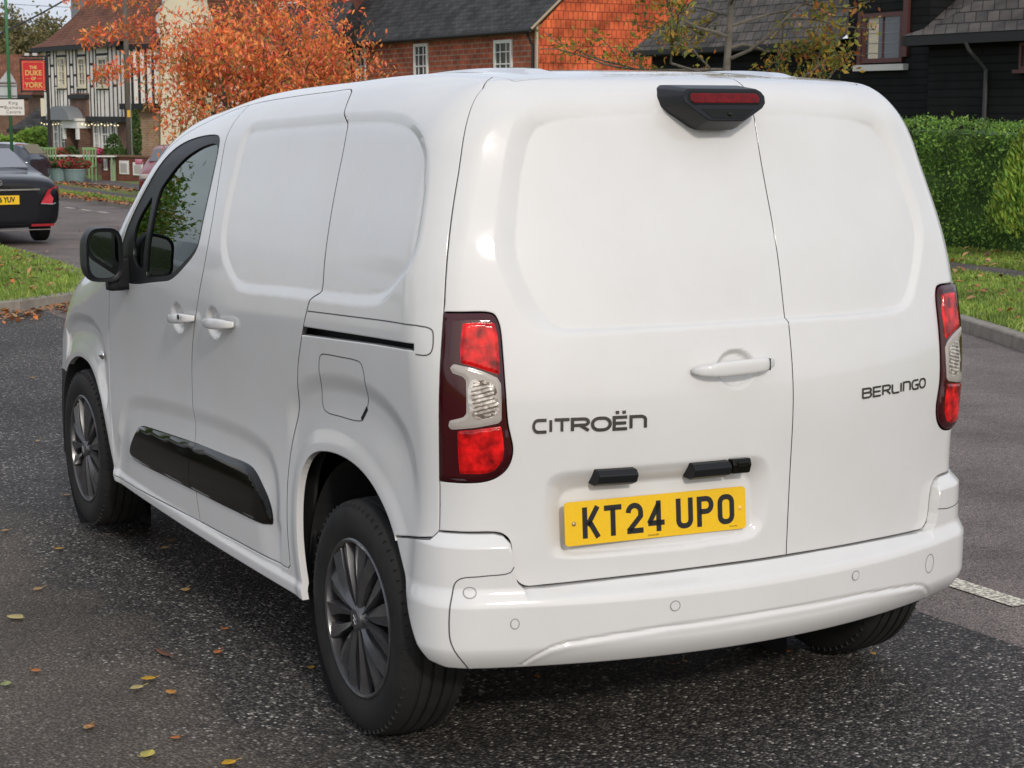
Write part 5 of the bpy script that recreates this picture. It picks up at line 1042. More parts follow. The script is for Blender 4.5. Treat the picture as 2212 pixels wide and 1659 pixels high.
for yv in (-.9,-.0):
    for k in range(n_+1): t_ = math.pi*k/n_; V.append(((xm0+xm1)/2-(xm1-xm0)/2*math.cos(t_), yv, zh+(zh1-zh)*math.sin(t_)))
mm_.add(V, [(k,k+1,n_+2+k,n_+1+k) for k in range(n_)]+[tuple(range(n_+1))]); mm_.build('curved_hood', LEAD, pub.o)
m = MB()
for k in range(26):
    x = .1+(W_-.2)*k/25; m.lathe([(0,-.035),(.035,0),(0,.035)], (x,-.38,zj-.20-.06*abs(math.sin(k*1.1))), 'Z', 6)
m.build('string_lights', mat('warm_bulb', (.9,.8,.5), .4, emit=(1,.8,.45,1.2)), pub.o)
# hipped roof
def hip(b, x0, x1, y0, y1, z, rise, over, m_, name='roof', hipL=1, hipR=1, bell=True):
    mb = MB(); my = (y0+y1)/2; hy = (y1-y0)/2; rings = []
    for t, zz in ((0,0),(.14,.07),(.35,.27),(1,1)):
        rings.append((x0-over+(hy+over)*t*hipL, x1+over-(hy+over)*t*hipR, y0-over+(hy+over)*t, y1+over-(hy+over)*t, z+rise*zz))
    V = []
    for a0, a1, b0, b1, zz in rings: V += [(a0,b0,zz),(a1,b0,zz),(a1,b1,zz),(a0,b1,zz)]
    F = [(4*i+j, 4*i+(j+1) % 4, 4*i+4+(j+1) % 4, 4*i+4+j) for i in range(3) for j in range(4)]; mb.add(V, F+[(0,3,2,1)])
    o = mb.build(name, m_, b.o); f = MB(); f.box(((x0+x1)/2,y0-over+.06,z-.11), (x1-x0+2*over,.1,.20)); f.box((x0-over+.06,my,z-.112), (.1,y1-y0+2*over,.20)); f.build('gutter', TIMB, o); return o
hip(pub, 0, W_, 0, 7.0, ze+.06, 4.6, .55, CLAYT, hipR=.3)
a = pub.pix(178,40,3.4); b_ = pub.pix(222,12,3.4); m = MB(); m.box(((a.x+b_.x)/2,3.4,a.z+.9), (b_.x-a.x,1.1,5.2)); m.build('chimney', LEAD, pub.o)
# right hand part: side wall facing the viewer and the cream shaped gable
A2 = at(279,300,72.4); B2 = at(349,300,71.2)
ex = Bld('pub_side_wing', (A2.x,A2.y,zb), (B2.x,B2.y,zb), 'buff brick side wing of the timbered pub behind the telegraph pole')
zj2 = ex.pix(320,230).z; ze2 = ex.pix(320,98).z; m = MB(); m.box((ex.W/2,2.5,zj2/2), (ex.W,5,zj2)); m.build('brick_wall', BR_TAN, ex.o); m = MB(); m.box((ex.W/2,2.4,(zj2+ze2)/2), (ex.W+.02,5.2,ze2-zj2)); m.build('upper_wall', PLW, ex.o)
m = MB()
for k in range(5): x = .15+(ex.W-.3)*k/4; m.box((x,-.225,(zj2+ze2)/2), (.10,.05,ze2-zj2))
m.box((ex.W/2,-.27,zj2), (ex.W+.1,.3,.24)); m.build('timber_frame', TIMB, ex.o); hip(ex, 0, ex.W, 0, 5, ze2+.05, 4.2, .3, CLAYT, hipR=0, hipL=0)
A3 = at(347,300,70.5); B3 = at(440,300,70.0)
cg = Bld('rendered_gable', (A3.x,A3.y,zb), (B3.x,B3.y,zb), 'cream rendered chimney gable with curved shoulders behind the orange tree')
pts = [(1388,1400),(1388,330),(1362,215),(1368,140),(1395,70),(1420,10),(1424,-200),(1690,-200),(1694,10),(1712,70),(1742,140),(1752,215),(1752,1400)]
P_g = [cg.pix(x/3.456/1.1573, y/3.456/1.1573) for x, y in pts]; m = MB(); m.prism([(p.x,0,max(p.z,0)) for p in P_g], (0,1.0,0)); m.build('shaped_wall', PLAST, cg.o)
m = MB(); q = [P_g[i] for i in (1,2,3,4,5,6)]; m.tube([(p.x-.02,-.02,p.z) for p in q], .07, 6); m.build('edge_moulding', GREYW, cg.o)
# brick house behind the tree
A4 = at(438,300,79); B4 = at(705,300,76)
bh = Bld('brick_house', (A4.x,A4.y,zb), (B4.x,B4.y,zb), 'brown brick house with white windows behind the orange tree'); m = MB(); m.box((bh.W/2,4,4.6), (bh.W,8,9.2)); m.build('wall', BR_DK, bh.o)
for x0, x1, y0, y1 in ((440,453,40,-20),(519,553,26,4),(600,640,26,4)):
    a = bh.pix(x0,y0,-.05); b_ = bh.pix(x1,y1,-.05); bh.window(max(a.x,.1), b_.x, a.z, b_.z, -.0, WHP, 2, 3)
hip(bh, 0, bh.W, 0, 8, 9.2, 3.5, .3, SLATE)
# lower slate roofed range
A5 = at(560,300,74); B5 = at(712,300,73)
lr_ = Bld('slate_outbuilding', (A5.x,A5.y,zb), (B5.x,B5.y,zb), 'low slate roofed range between the orange tree and the brick cottage'); zz_ = lr_.pix(640,102).z; m = MB(); m.box((lr_.W/2,2,zz_/2), (lr_.W,4,zz_)); m.build('wall', BR_DK, lr_.o); hip(lr_, 0, lr_.W, 0, 4, zz_, 1.9, .25, SLATE, hipL=.3, hipR=0)
# --- brick cottage with orange hung gable
A6 = at(690,300,78.5); B6 = at(1158,300,62.0)
ct = Bld('brick_cottage', (A6.x,A6.y,-1.15), (B6.x,B6.y,-1.15), 'red brick cottage with slate roof and orange tile-hung gable end'); ze = ct.pix(1150,53,-.25).z; Wc = ct.W; Dp = 8.4
m = MB(); m.box((Wc/2,Dp/2,ze/2), (Wc,Dp,ze)); m.build('wall', BR_RED, ct.o)
rise = 3.9; ov = .3
m = MB(); V = []
for x in (-ov, Wc+.22):
    V += [(x,-ov,ze-.10),(x,Dp/2,ze+rise),(x,Dp+ov,ze-.10),(x,-ov,ze-.22),(x,Dp/2,ze+rise-.14),(x,Dp+ov,ze-.22)]
m.add(V, [(0,1,7,6),(1,2,8,7),(3,9,10,4),(4,10,11,5),(0,6,9,3),(2,5,11,8),(0,3,4,1),(1,4,5,2),(6,7,10,9),(7,8,11,10)]); rf_ = m.build('roof', SLATE, ct.o)
m = MB(); m.tube([(-ov,-ov-.06,ze-.2),(Wc+.2,-ov-.06,ze-.2)], .07, 8); m.tube([(Wc-.12,-ov-.02,ze-.25),(Wc-.12,-.08,ze-.7),(Wc-.12,-.08,0)], .05, 8); m.build('gutter', TIMB, ct.o)
m = MB(); m.tube([(Wc+.25,-ov-.05,ze-.16),(Wc+.25,Dp/2,ze+rise-.06),(Wc+.25,Dp+ov+.05,ze-.16)], .05, 4); m.build('verge', mat('cream_verge', (.34,.27,.18), .8), ct.o)
m = MB(); m.prism([(Wc+.012,-.02,1.0),(Wc+.012,-.02,ze-.12),(Wc+.012,Dp/2,ze+rise-.15),(Wc+.012,Dp+.02,ze-.12),(Wc+.012,Dp+.02,1.0)], (.09,0,0)); m.build('hung_tiles', TILEH, ct.o)
m = MB(); m.box((Wc+.06,-.03,ze/2), (.12,.07,ze-.1)); m.build('corner_board', mat('pale_corner', (.45,.37,.28), .8), ct.o)
for x0, x1, y1, y0, nx in ((895.5,925.5,94,192,3),(1069,1108,86,190,3),(769,791,104,182,2)):
    a = ct.pix(x0,y1); b_ = ct.pix(x1,y1); c_ = ct.pix((x0+x1)/2,y0); w_ = ct.window(a.x, b_.x, c_.z, (a.z+b_.z)/2, -.005, WHP, nx, 4, fw=.12, curtain=False)
m = MB(); m.box((Wc*.62,Dp/2,ze+rise+.2), (.9,.7,1.6)); m.build('chimney', BR_DK, ct.o)
# --- black weatherboarded house behind the hedge
A7 = Vector((24.6,37.5,-.6)); B7 = Vector((24.6,12.0,-.6))
bn = Bld('boarded_house', A7, B7, 'black weatherboarded house with brown tiled roof behind the hedge'); Wb = bn.W
p = bn.pix(1700,90,0); zeb = p.z; m = MB(); m.box((Wb/2,4,zeb/2), (Wb,8,zeb)); m.build('wall', BOARD, bn.o)
xg0 = bn.pix(1836,80).x; xg1 = bn.pix(2012,80).x
m = MB(); zg = zeb+2.9; m.prism([(xg0,-.06,0),(xg0,-.06,zeb+1.6),((xg0+xg1)/2,-.06,zg),(xg1,-.06,zeb+1.6),(xg1,-.06,0)], (0,4,0)); m.build('cross_gable', BOARD, bn.o)
def slope(b, x0, x1, y0, z0, y1, z1, m_, name, cut0=0, cut1=0, th_=.12):
    mb = MB(); V = [(x0,y0,z0),(x1,y0,z0),(x1-cut1,y1,z1),(x0+cut0,y1,z1)]; V += [(a,b_,c-th_) for a, b_, c in V]; mb.add(V, [(0,1,2,3),(7,6,5,4),(0,4,5,1),(1,5,6,2),(2,6,7,3),(3,7,4,0)]); return mb.build(name, m_, b.o)
slope(bn, -.4, xg0, -.45, zeb-.05, 4, zeb+3.1, SLATE2, 'roof'); slope(bn, xg1, Wb+.4, -.45, zeb-.05, 4, zeb+3.1, SLATE2, 'roof')
slope(bn, -.4, Wb+.4, 8.4, zeb-.05, 4, zeb+3.1, SLATE2, 'roof')
m = MB(); m.box(((xg0-.4)/2,-.50,zeb-.13), (xg0+.4,.10,.12)); m.build('gutter', TIMB, bn.o)
m = MB(); m.box(((xg0-.4)/2,-.28,zeb-.20), (xg0+.4,.36,.03)); m.build('soffit', TIMB, bn.o)
a = bn.pix(1862,137,-.1); b_ = bn.pix(1953,24,-.1); w7 = bn.window(a.x, b_.x, a.z-.0, b_.z, -.07, BROWNJ, 2, 1, fw=.10, curtain=False, sill=False)
m = MB(); m.box(((a.x*.74+b_.x*.26),-.084,(a.z+b_.z)/2), ((b_.x-a.x)*.24,.004,(b_.z-a.z)*.84)); m.build('curtain', CURT, w7)
m = MB()
for k in range(1,5): m.box(((a.x+b_.x)/2,-.090,a.z+(b_.z-a.z)*k/5), (b_.x-a.x-.2,.006,.012))
m.build('glazing_bars', LEAD, w7)
m = MB(); m.box(((a.x+b_.x)/2,-.15,a.z-.11), (b_.x-a.x+.35,.16,.14)); m.build('sill', GREYW, w7)
m = MB(); m.box((b_.x+.10,-.11,(a.z+b_.z)/2+.3), (.16,.08,1.5)); m.build('window_jamb', BROWNJ, w7); m = MB(); m.box((a.x-.08,-.11,(a.z+b_.z)/2), (.12,.08,b_.z-a.z+.1)); m.build('window_jamb', BROWNJ, w7)
# nearer right wing with hipped roof
A8 = Vector((23.4,24.9,-.55)); B8 = Vector((23.4,9.0,-.55)); rw = Bld('boarded_wing', A8, B8, 'nearer right wing of the black boarded house with hipped tiled roof and downpipe')
zer = rw.pix(2060,72,-.4).z; m = MB(); m.box((rw.W/2,3,zer/2), (rw.W,6,zer)); m.build('wall', BOARD, rw.o); rfw = hip(rw, 0, rw.W, 0, 6, zer, 3.1, .42, SLATE2)
px_ = rw.pix(2132,150,-.05).x; m = MB(); m.tube([(px_-.25,-.42,zer-.2),(px_-.22,-.35,zer-.35),(px_,-.07,zer-.75),(px_,-.07,0)], .045, 8); m.build('downpipe', mat('grey_pipe', (.035,.035,.037), .5), rw.o)
a = rw.pix(2202,150,-.05); b_ = rw.pix(2250,90,-.05); rw.window(a.x, b_.x, a.z, b_.z, -.02, BROWNJ, 2, 1, sill=True)
# --- brown roofed houses at the far left
A9 = at(-60,300,112); B9 = at(64,300,112); fh = Bld('tiled_house', (A9.x,A9.y,-1.25), (B9.x,B9.y,-1.25), 'brown tiled house far away behind the red pub sign'); z1 = fh.pix(20,205).z; m = MB(); m.box((fh.W/2,3,z1/2), (fh.W,6,z1)); m.build('wall', BR_PUB, fh.o); hip(fh, 0, fh.W, 0, 6, z1, 2.6, .3, CLAYT, hipL=0, hipR=0)
a = fh.pix(112,240); A10 = at(30,300,95); B10 = at(112,300,95); dh = Bld('dark_roofed_house', (A10.x,A10.y,-1.25), (B10.x,B10.y,-1.25), 'low house with dark sagging roof below the red pub sign'); z1 = dh.pix(70,278).z; m = MB(); m.box((dh.W/2,3,z1/2), (dh.W,6,z1)); m.build('wall', BR_PUB, dh.o); hip(dh, 0, dh.W, 0, 6, z1, 2.3, .3, SLATE, hipL=.7, hipR=0)
m = MB(); a = dh.pix(101,236,-.2); m.box((a.x,-.2,a.z+.1), (.55,.3,.95)); m.build('dormer_window', CREAMJ, dh.o)
# ------------------------------------------------------------ signs, poles, wires
GREENP = mat('green_paint', (.055,.20,.085), .5, nscale=8, ncol=(.045,.16,.07)); SIGNW = mat('sign_white', (.66,.64,.60), .5); SIGNB = mat('sign_back_grey', (.42,.44,.44), .6); REDS = mat('sign_red', (.52,.012,.018), .5); GOLD = mat('sign_gold', (.62,.42,.12), .4)
def facing(o): o.rotation_euler = (0,0,math.atan2(RH.y, RH.x)); return o
b = gpt(22, 46); sp = facing(empty('direction_sign_post', b)); tag(sp, 'tall green post with white arrow sign and triangular sign at the left edge', 'sign post')
k_ = 46/FPX; zr = lambda fy, D: at(22, fy, D).z-b.z
m = MB(); m.tube([(0,0,0),(0,0,1.25)], .065, 12); m.tube([(0,0,1.22),(0,0,8.2)], .042, 12); m.build('post', GREENP, sp, True)
cx_ = (0-22)*k_; wS = 76*k_; z0, z1 = zr(249,46), zr(215,46)
m = MB(); m.bbox(((54-22)*k_-wS/2,-.07,(z0+z1)/2), (wS,.03,z1-z0), .008); bo = m.build('arrow_board', SIGNW, sp)
T4 = lambda x, z: Matrix.Translation((x,-.0865,z)) @ Matrix.Rotation(math.pi/2, 4, 'X')
for i, (tx, fy, xo) in enumerate((('King',222.5,31),('Business',232.5,31),('Centre',242,31))): text('sign_lettering', tx, .118, INK, bo, T4((xo-22)*k_, zr(fy,46)), .001, space=1.15)
m = MB(); m.box(((0-22)*k_,-.088,zr(231,46)), (.26,.004,.026)); m.build('arrow', INK, bo)
zc0, zc1 = zr(214,46), zr(149,46); m = MB(); xl, xr = (-4-22)*k_, (37-22)*k_
m.prism([(xl,.05,zr(180,46)),(xr,.05,zr(180,46)),((22-22)*k_-.02,.05,zc1)], (0,.01,0)); m.build('triangular_sign', SIGNB, sp)
m = MB(); m.box(((xl+xr)/2,.055,(zr(182,46)+zr(212,46))/2), (xr-xl,.01,zr(182,46)-zr(212,46))); m.build('supplementary_plate', SIGNB, sp)
m = MB(); 
for fy in (185,207,178): m.box(((xl+xr)/2,.03,zr(fy,46)), (xr-xl,.02,.03))
m.build('sign_rail', LEAD, sp)
# hanging pub sign
D = 66; b = gpt(104, D); ps = facing(empty('pub_sign', b)); tag(ps, 'red pub sign with gold lettering beside the timbered pub', 'sign'); k_ = D/FPX; zq = lambda fy: at(76, fy, D).z-b.z; xq = lambda fx: (fx-104)*k_
m = MB(); m.box((xq(76),0,(zq(131)+zq(195))/2), (50*k_,.06,zq(131)-zq(195))); sg = m.build('sign_board', REDS, ps)
m = MB()
for fx in (49.5,102.5): m.box((xq(fx),0,(zq(128)+zq(200))/2), (.05,.08,zq(128)-zq(200)))
m.box((xq(76),0,zq(128)), (55*k_,.08,.05)); m.box((xq(76),0,zq(197.5)), (55*k_,.08,.04)); m.tube([(xq(105),0,0),(xq(105),0,zq(120))], .06, 8); m.box((xq(80),0,zq(122)), (56*k_,.07,.06)); m.build('sign_frame', TIMB, ps)
m = MB()
for k in range(4):
    pass
x0, x1, z0, z1 = xq(54), xq(98), zq(192.5), zq(134)
for c_, d_ in ((((x0+x1)/2,-.034,z0),(x1-x0,.004,.012)),(((x0+x1)/2,-.034,z1),(x1-x0,.004,.012)),((x0,-.034,(z0+z1)/2),(.012,.004,z1-z0)),((x1,-.034,(z0+z1)/2),(.012,.004,z1-z0))): m.box(c_, d_)
m.build('gold_border', GOLD, sg)
for tx, fy, sz in (('THE',146,.16),('DUKE',158,.26),('OF',170,.15),('YORK',184,.27)): text('sign_lettering', tx, sz, GOLD, sg, Matrix.Translation((xq(76),-.034,zq(fy))) @ Matrix.Rotation(math.pi/2, 4, 'X'), .002, (.92,1), off=.006)
m = MB(); m.box((xq(63),-.034,zq(170)), (.14,.004,.012)); m.box((xq(89),-.034,zq(170)), (.14,.004,.012)); m.build('gold_rule', GOLD, sg)
m = MB()
for fx in (66,83): m.bbox((xq(fx),-.15,zq(118)), (.16,.14,.10), .02); m.tube([(xq(fx),-.1,zq(118)),(xq(fx),0,zq(124))], .015, 6)
m.build('sign_lamp', GREYW, ps)
# telegraph pole and wires
D = 67; b = gpt(277, D); tp = empty('telegraph_pole', b); tag(tp, 'tall wooden telegraph pole in front of the timbered pub', 'pole'); m = MB(); m.tube([(0,0,0),(0,0,9.5)], [.115,.085], 12); m.build('shaft', mat('grey_wood', (.13,.11,.09), .85, nscale=6, ncol=(.09,.075,.06)), tp, True)
m = MB(); m.box((-.02,-.12,2.55), (.12,.02,.26)); m.build('notice_plate', mat('yellow_notice', (.65,.40,.04), .5), tp); m = MB(); m.tube([(.07,-.07,0),(.07,-.07,3.2)], .03, 8); m.build('cable_guard', LEAD, tp)
def wire(P0, P1, sag, label, r_=.016):
    n = 24; pts = [P0.lerp(P1, i/n)-Vector((0,0,sag*4*(i/n)*(1-i/n))) for i in range(n+1)]; m = MB(); m.tube(pts, r_, 5); tag(m.build('overhead_wire', TIMB), label, 'wire', 'wires crossing the grey sky')
wire(at(-220,156,50), at(277,-92,67), .4, 'thick overhead wire sloping up through the sky', .03)
wire(at(-60,3,90), at(420,22,90), .1, 'thin upper wire across the sky', .012); wire(at(-60,36,90), at(420,64,90), .1, 'thin wire across the sky below the upper one', .012)
wire(at(277,-60,67), at(440,60,70), .3, 'thin wire from the pole towards the cream gable', .010)
# ------------------------------------------------------------ pub garden
LGREEN = mat('pale_green_wood', (.20,.33,.14), .6); BLUEG = mat('blue_grey_tub', (.22,.31,.31), .6, nscale=4, ncol=(.17,.25,.25))
A11 = at(217,300,65.2); B11 = at(352,300,63.5); gw = Bld('garden_wall', (A11.x,A11.y,float(gz(A11.x,A11.y))), (B11.x,B11.y,float(gz(B11.x,B11.y))), 'low brick garden wall with four white framed openings', 'wall')
m = MB(); m.box((gw.W/2,.12,.45), (gw.W,.24,1.02)); m.build('brickwork', BR_DK, gw.o); m = MB(); m.box((gw.W/2,.12,.99), (gw.W+.06,.34,.07)); m.build('coping', mat('mossy_coping', (.22,.10,.06), .9, nscale=4, ncol=(.10,.08,.04)), gw.o)
for x0, x1, y1, y0 in ((905,930,60,158),(965,1000,68,252),(1040,1115,75,190),(1158,1238,90,200)):
    a = gw.pix(x0/3.456/1.1573, (380+y0/3.456)/1.1573); b_ = gw.pix(x1/3.456/1.1573, (380+y1/3.456)/1.1573); m = MB(); cxx = (a.x+b_.x)/2; czz = (a.z+b_.z)/2; w_, h_ = b_.x-a.x, b_.z-a.z; m.box((cxx,-.03,czz), (w_,.04,h_)); hh = m.build('hatch', WHP, gw.o); m = MB(); m.box((cxx,-.054,czz-.02), (w_-.14,.008,h_-.16)); m.build('hatch_panel', mat('grey_panel', (.42,.40,.38), .7), hh)
FLW = [leafmat('petal_red', (.48,.035,.05)), leafmat('petal_pink', (.62,.10,.22)), leafmat('flower_green', (.07,.13,.03)), leafmat('petal_coral', (.60,.14,.10))]
def planter(fx, D, w_, h_, fh_, prob, label, group='potted flowers in the pub garden'):
    b = gpt(fx, D); t = empty('planter', b); tag(t, label, 'planter', group); m = MB(); m.lathe([(0,.0),(w_*.36,0),(w_*.5,h_),(w_*.53,h_),(w_*.53,h_+.05),(w_*.46,h_+.05),(w_*.45,h_-.04),(0,h_-.04)], (0,0,0), 'Z', 20); m.build('tub', BLUEG, t); rs2 = np.random.RandomState(int(fx)); n = 900; C = rdir(n, rs2)*rs2.uniform(.5,1,size=(n,1))**.4*[w_*.75,w_*.7,fh_/2]+[0,0,h_+fh_/2]; leafset('flowers', C, .05, .6, FLW, prob, t, 0, rs2)
    m = MB(); m.tube([(0,0,h_-.05),(0,0,h_+fh_*.6)], .03, 6); m.build('stem', BARK, t)
planter(92, 64, .62, .62, .30, [.05,.0,.95,0], 'tall blue-grey tub with green plants nearest the black saloon'); planter(122, 62, .62, .55, .30, [.15,0,.75,.10], 'middle blue-grey tub with green plants beside the table'); planter(156, 62, .82, .52, .42, [.45,.0,.40,.15], 'wide blue-grey tub with red flowers right of the others')
def bloom(fx, D, z, w_, h_, prob, label, name='flower_bush'):
    b = gpt(fx, D); t = empty(name, b); tag(t, label, 'flowers'); rs2 = np.random.RandomState(int(fx)+3); n = 1300; C = rdir(n, rs2)*rs2.uniform(.4,1,size=(n,1))**.4*[w_,w_*.6,h_]+[0,0,z]; leafset('foliage', C, .055, .6, FLW, prob, t, 0, rs2); m = MB(); m.tube([(0,0,0),(0,0,z)], .04, 6); m.build('stem', BARK, t)
bloom(128, 70, .98, .75, .28, [.20,.1,.40,.30], 'coral flowers massed under the left pub windows'); bloom(150, 70, .9, .36, .42, [.02,0,.98,0], 'dark green round bush left of the pub door'); bloom(205, 69, .98, .55, .30, [.15,.50,.35,0], 'bright pink flowers right of the pub door')
bloom(243, 69, 1.0, .36, .85, [0,0,1,0], 'climbing green shrub on the pub wall left of the pole', 'climbing_shrub'); bloom(293, 69, 1.6, .20, 1.2, [0,0,1,0], 'dark creeper beside the telegraph pole', 'climbing_shrub'); bloom(252, 67.5, 1.0, .45, .30, [0,0,1,0], 'low dark green bush behind the garden wall', 'garden_bush')
def table(fx, D, w_, rz, label):
    b = gpt(fx, D); t = empty('garden_table', b, rz); tag(t, label, 'table', 'green tables in the pub garden'); m = MB(); m.box((0,0,.98), (w_,.62,.04)); m.build('table_top', SIGNW, t)
    for sx in (-1,1):
        for sy in (-1,1): m = MB(); m.box((sx*w_*.42,sy*.24,.48), (.05,.05,.96)); m.build('leg', LGREEN, t)
def chair(fx, D, rz, label):
    b = gpt(fx, D); t = empty('garden_chair', b, rz); tag(t, label, 'chair', 'green chairs in the pub garden'); m = MB(); m.box((0,0,.62), (.5,.46,.04)); m.build('seat', LGREEN, t); m = MB()
    for k in range(5): m.box((-.22+.11*k,.22,.95), (.05,.03,.6))
    m.box((0,.22,1.26), (.54,.04,.08)); m.build('backrest', LGREEN, t)
    for sx in (-1,1):
        for sy in (-1,1): m = MB(); m.box((sx*.22,sy*.2,.31), (.04,.04,.62)); m.build('leg', LGREEN, t)
table(102, 66, 1.5, -.5, 'pale topped green table behind the left tubs'); table(160, 67, 1.3, -.5, 'pale topped green table behind the red flowers'); table(206, 64.5, 1.4, -.5, 'pale topped green table right of the tubs')
chair(112, 64.6, .3, 'green slatted chair between the left tubs'); chair(186, 63.5, -.6, 'green slatted chair right of the red flowers'); chair(84, 67.5, .4, 'green slatted chair beside the black fence panel')
# shrubs along the far left, distant trees
D = 88; b = gpt(48, D); t = empty('garden_hedge', b); tag(t, 'bright green leafy hedge beyond the parked cars at the left', 'hedge'); rs2 = np.random.RandomState(2); n = 5000; l_ = rs2.uniform(-3.4,1.6,n); C = np.outer(l_, RH)+np.outer(rs2.normal(size=n)*.4, FH)+np.outer(1.15+rs2.uniform(size=n)*(.75+.25*np.sin(l_*2)), [0,0,1]); leafset('foliage', C, .10, .5, [leafmat('hedge_bright', (.20,.32,.05)), HG[1]], [.6,.4], t, -.4, rs2); m = MB(); m.box((-.9,0,.6), (5,.6,1.2), rz=math.atan2(RH.y,RH.x)); m.build('branches', HG[2], t)
FT = [leafmat('far_olive', (.17,.155,.06)), leafmat('far_brown', (.24,.18,.08)), leafmat('far_green', (.10,.115,.045))]
for i, (fx, D, h, w_, lab) in enumerate(((-30,150,9.5,6.0,'olive autumn tree at the very left behind the green post'),(30,146,11.0,5.4,'rounded olive tree behind the green post and sign'),(82,142,10.0,4.6,'lower olive tree between the sign and the pub roof'),(112,150,8.0,4.0,'small olive tree just left of the pub roof'))):
    b = gpt(fx, D); t = empty('broadleaf_tree', b); tag(t, lab, 'tree', 'distant autumn trees'); rs2 = np.random.RandomState(20+i); m_ = 60; cc = rdir(m_, rs2)*rs2.uniform(.3,1,size=(m_,1))**.5*[w_,w_,h*.42]+[0,0,h*.55]; n = 15000; C = cc[rs2.randint(0,m_,n)]+rs2.normal(size=(n,3))*.6; leafset('crown', C, .16, .6, FT, [.5,.3,.2], t, 0, rs2); m = MB(); m.tube([(0,0,0),(.1,0,h*.6)], [.3,.12], 8); m.build('trunk', BARK, t)
# tall trees beside the camera on the left are seen only as reflections in the glossy van side
# ------------------------------------------------------------ cars
def carbody(name, L, stations, paint, label, loc, rz, rear=None, tyr=.33, wheels=(.75,.0), trackw=.78, cabin=(0,0), glassr=(5,6), group=None, cat='car', hubm=None):
    """stations: y, then 8 half-section points from sill to roof centre"""
    root = empty(name, loc, rz); tag(root, label, cat, group)
    k = 9; V = []
    for y, prof in stations:
        for x, z in prof: V.append((x,y,z))
    n = len(stations); nP = len(stations[0][1]); Vm = V+[(-x,y,z) for x, y, z in V]; off = len(V); Fb = []; Fg = []
    for i in range(n-1):
        for j in range(nP-1):
            g = j in glassr and cabin[0] <= i < cabin[1]
            q = (i*nP+j, i*nP+j+1, (i+1)*nP+j+1, (i+1)*nP+j); q2 = tuple(off+v for v in q[::-1]); (Fg if g else Fb).extend([q, q2])
    for i in (0, n-1):
        for j in range(nP-1): q = (i*nP+j, i*nP+j+1, off+i*nP+j+1, off+i*nP+j); Fb.append(q if i == n-1 else q[::-1])
    for i in range(n-1): Fb.append((i*nP, (i+1)*nP, off+(i+1)*nP, off+i*nP))
    o = mesh('body', Vm, Fb, paint, root, True)
    bm = bmesh.new(); bm.from_mesh(o.data); bmesh.ops.remove_doubles(bm, verts=bm.verts, dist=1e-4); bmesh.ops.delete(bm, geom=[v for v in bm.verts if not v.link_faces], context='VERTS'); bmesh.ops.recalc_face_normals(bm, faces=bm.faces)
    for e in bm.edges:
        if len(e.link_faces) == 2 and e.calc_face_angle(0) > math.radians(38): e.smooth = False
    bm.to_mesh(o.data); bm.free(); sd_ = o.modifiers.new('s', 'SUBSURF'); sd_.levels = 2; sd_.render_levels = 2
    if Fg:
        gl = mesh('windows', Vm, Fg, PANEC, root, True); bm = bmesh.new(); bm.from_mesh(gl.data); bmesh.ops.delete(bm, geom=[v for v in bm.verts if not v.link_faces], context='VERTS'); bmesh.ops.remove_doubles(bm, verts=bm.verts, dist=1e-4); bm.to_mesh(gl.data); bm.free(); s2 = gl.modifiers.new('s', 'SUBSURF'); s2.levels = 2; s2.render_levels = 2
    for y in wheels:
        for sg in (-1,1):
            w = MB(); w.lathe([(.18,-.09*sg),(.22,-.11*sg),(tyr-.03,-.11*sg),(tyr,-.08*sg),(tyr,.08*sg),(tyr-.03,.11*sg),(.22,.11*sg),(.2,.09*sg)], (0,0,0), 'X', 32); w_ = w.build('wheel', RUBBER, root, True); smooth_angle(w_, 30); w_.location = (sg*trackw, y, tyr); h = MB(); h.lathe([(0,.085*sg),(.19,.095*sg),(.215,.11*sg),(.22,.09*sg)], (0,0,0), 'X', 24)
            for q in range(5): a = 2*math.pi*q/5; h.box((.10*sg,.11*math.cos(a),.11*math.sin(a)), (.02,.16,.05), rx=a)
            h.build('rim', ALLOY, w_)
    return root
PANEC = mat('car_glass', (.03,.035,.045), .05, coat=1, spec=.8)
BLKP = mat('black_car_paint', (.006,.007,.010), .2, coat=.25, coatr=.05, spec=.3); REDP = mat('red_car_paint', (.17,.004,.010), .3, coat=.4, coatr=.03); NAVY = mat('navy_car_paint', (.02,.025,.04), .25, coat=1)
def sec(sill, w0, wb, belt, wt, top, crown): return [(w0*.80,sill),(w0*.97,sill+.06),(w0,sill+.22),(wb,(sill+belt)*.56),(wb*.985,belt-.10),(wb*.93,belt),(wt,top),(wt*.55,crown-.01),(0,crown)]
st = [(0.0,sec(.33,.84,.86,.86,.66,.92,.95)),(.07,sec(.26,.90,.92,.93,.72,.985,1.03)),(.30,sec(.25,.935,.945,.98,.76,1.04,1.075)),(.62,sec(.25,.945,.95,1.0,.77,1.07,1.10)),(.74,sec(.25,.948,.953,1.01,.76,1.09,1.13)),(1.30,sec(.25,.95,.955,1.02,.62,1.28,1.33)),(1.75,sec(.25,.95,.955,1.02,.58,1.40,1.45)),(2.5,sec(.25,.95,.95,1.01,.60,1.43,1.485)),(3.1,sec(.25,.95,.95,1.0,.60,1.37,1.42)),(3.75,sec(.25,.94,.945,.98,.72,1.03,1.08)),(4.6,sec(.25,.93,.935,.90,.70,.95,.98)),(5.05,sec(.27,.88,.89,.78,.6,.82,.85)),(5.2,sec(.32,.78,.8,.62,.5,.66,.68))]
b = ray_ground(130, 523); mloc = Vector((4.22-.95, 22.72, 0)); mloc.z = float(gz(mloc.x, mloc.y)); mrz = -.02
mc = carbody('saloon_car', 5.2, st, BLKP, 'black saloon car seen from behind at the left edge', mloc, mrz, wheels=(1.02,4.15), tyr=.345, trackw=.80, cabin=(4,9), glassr=(5,))
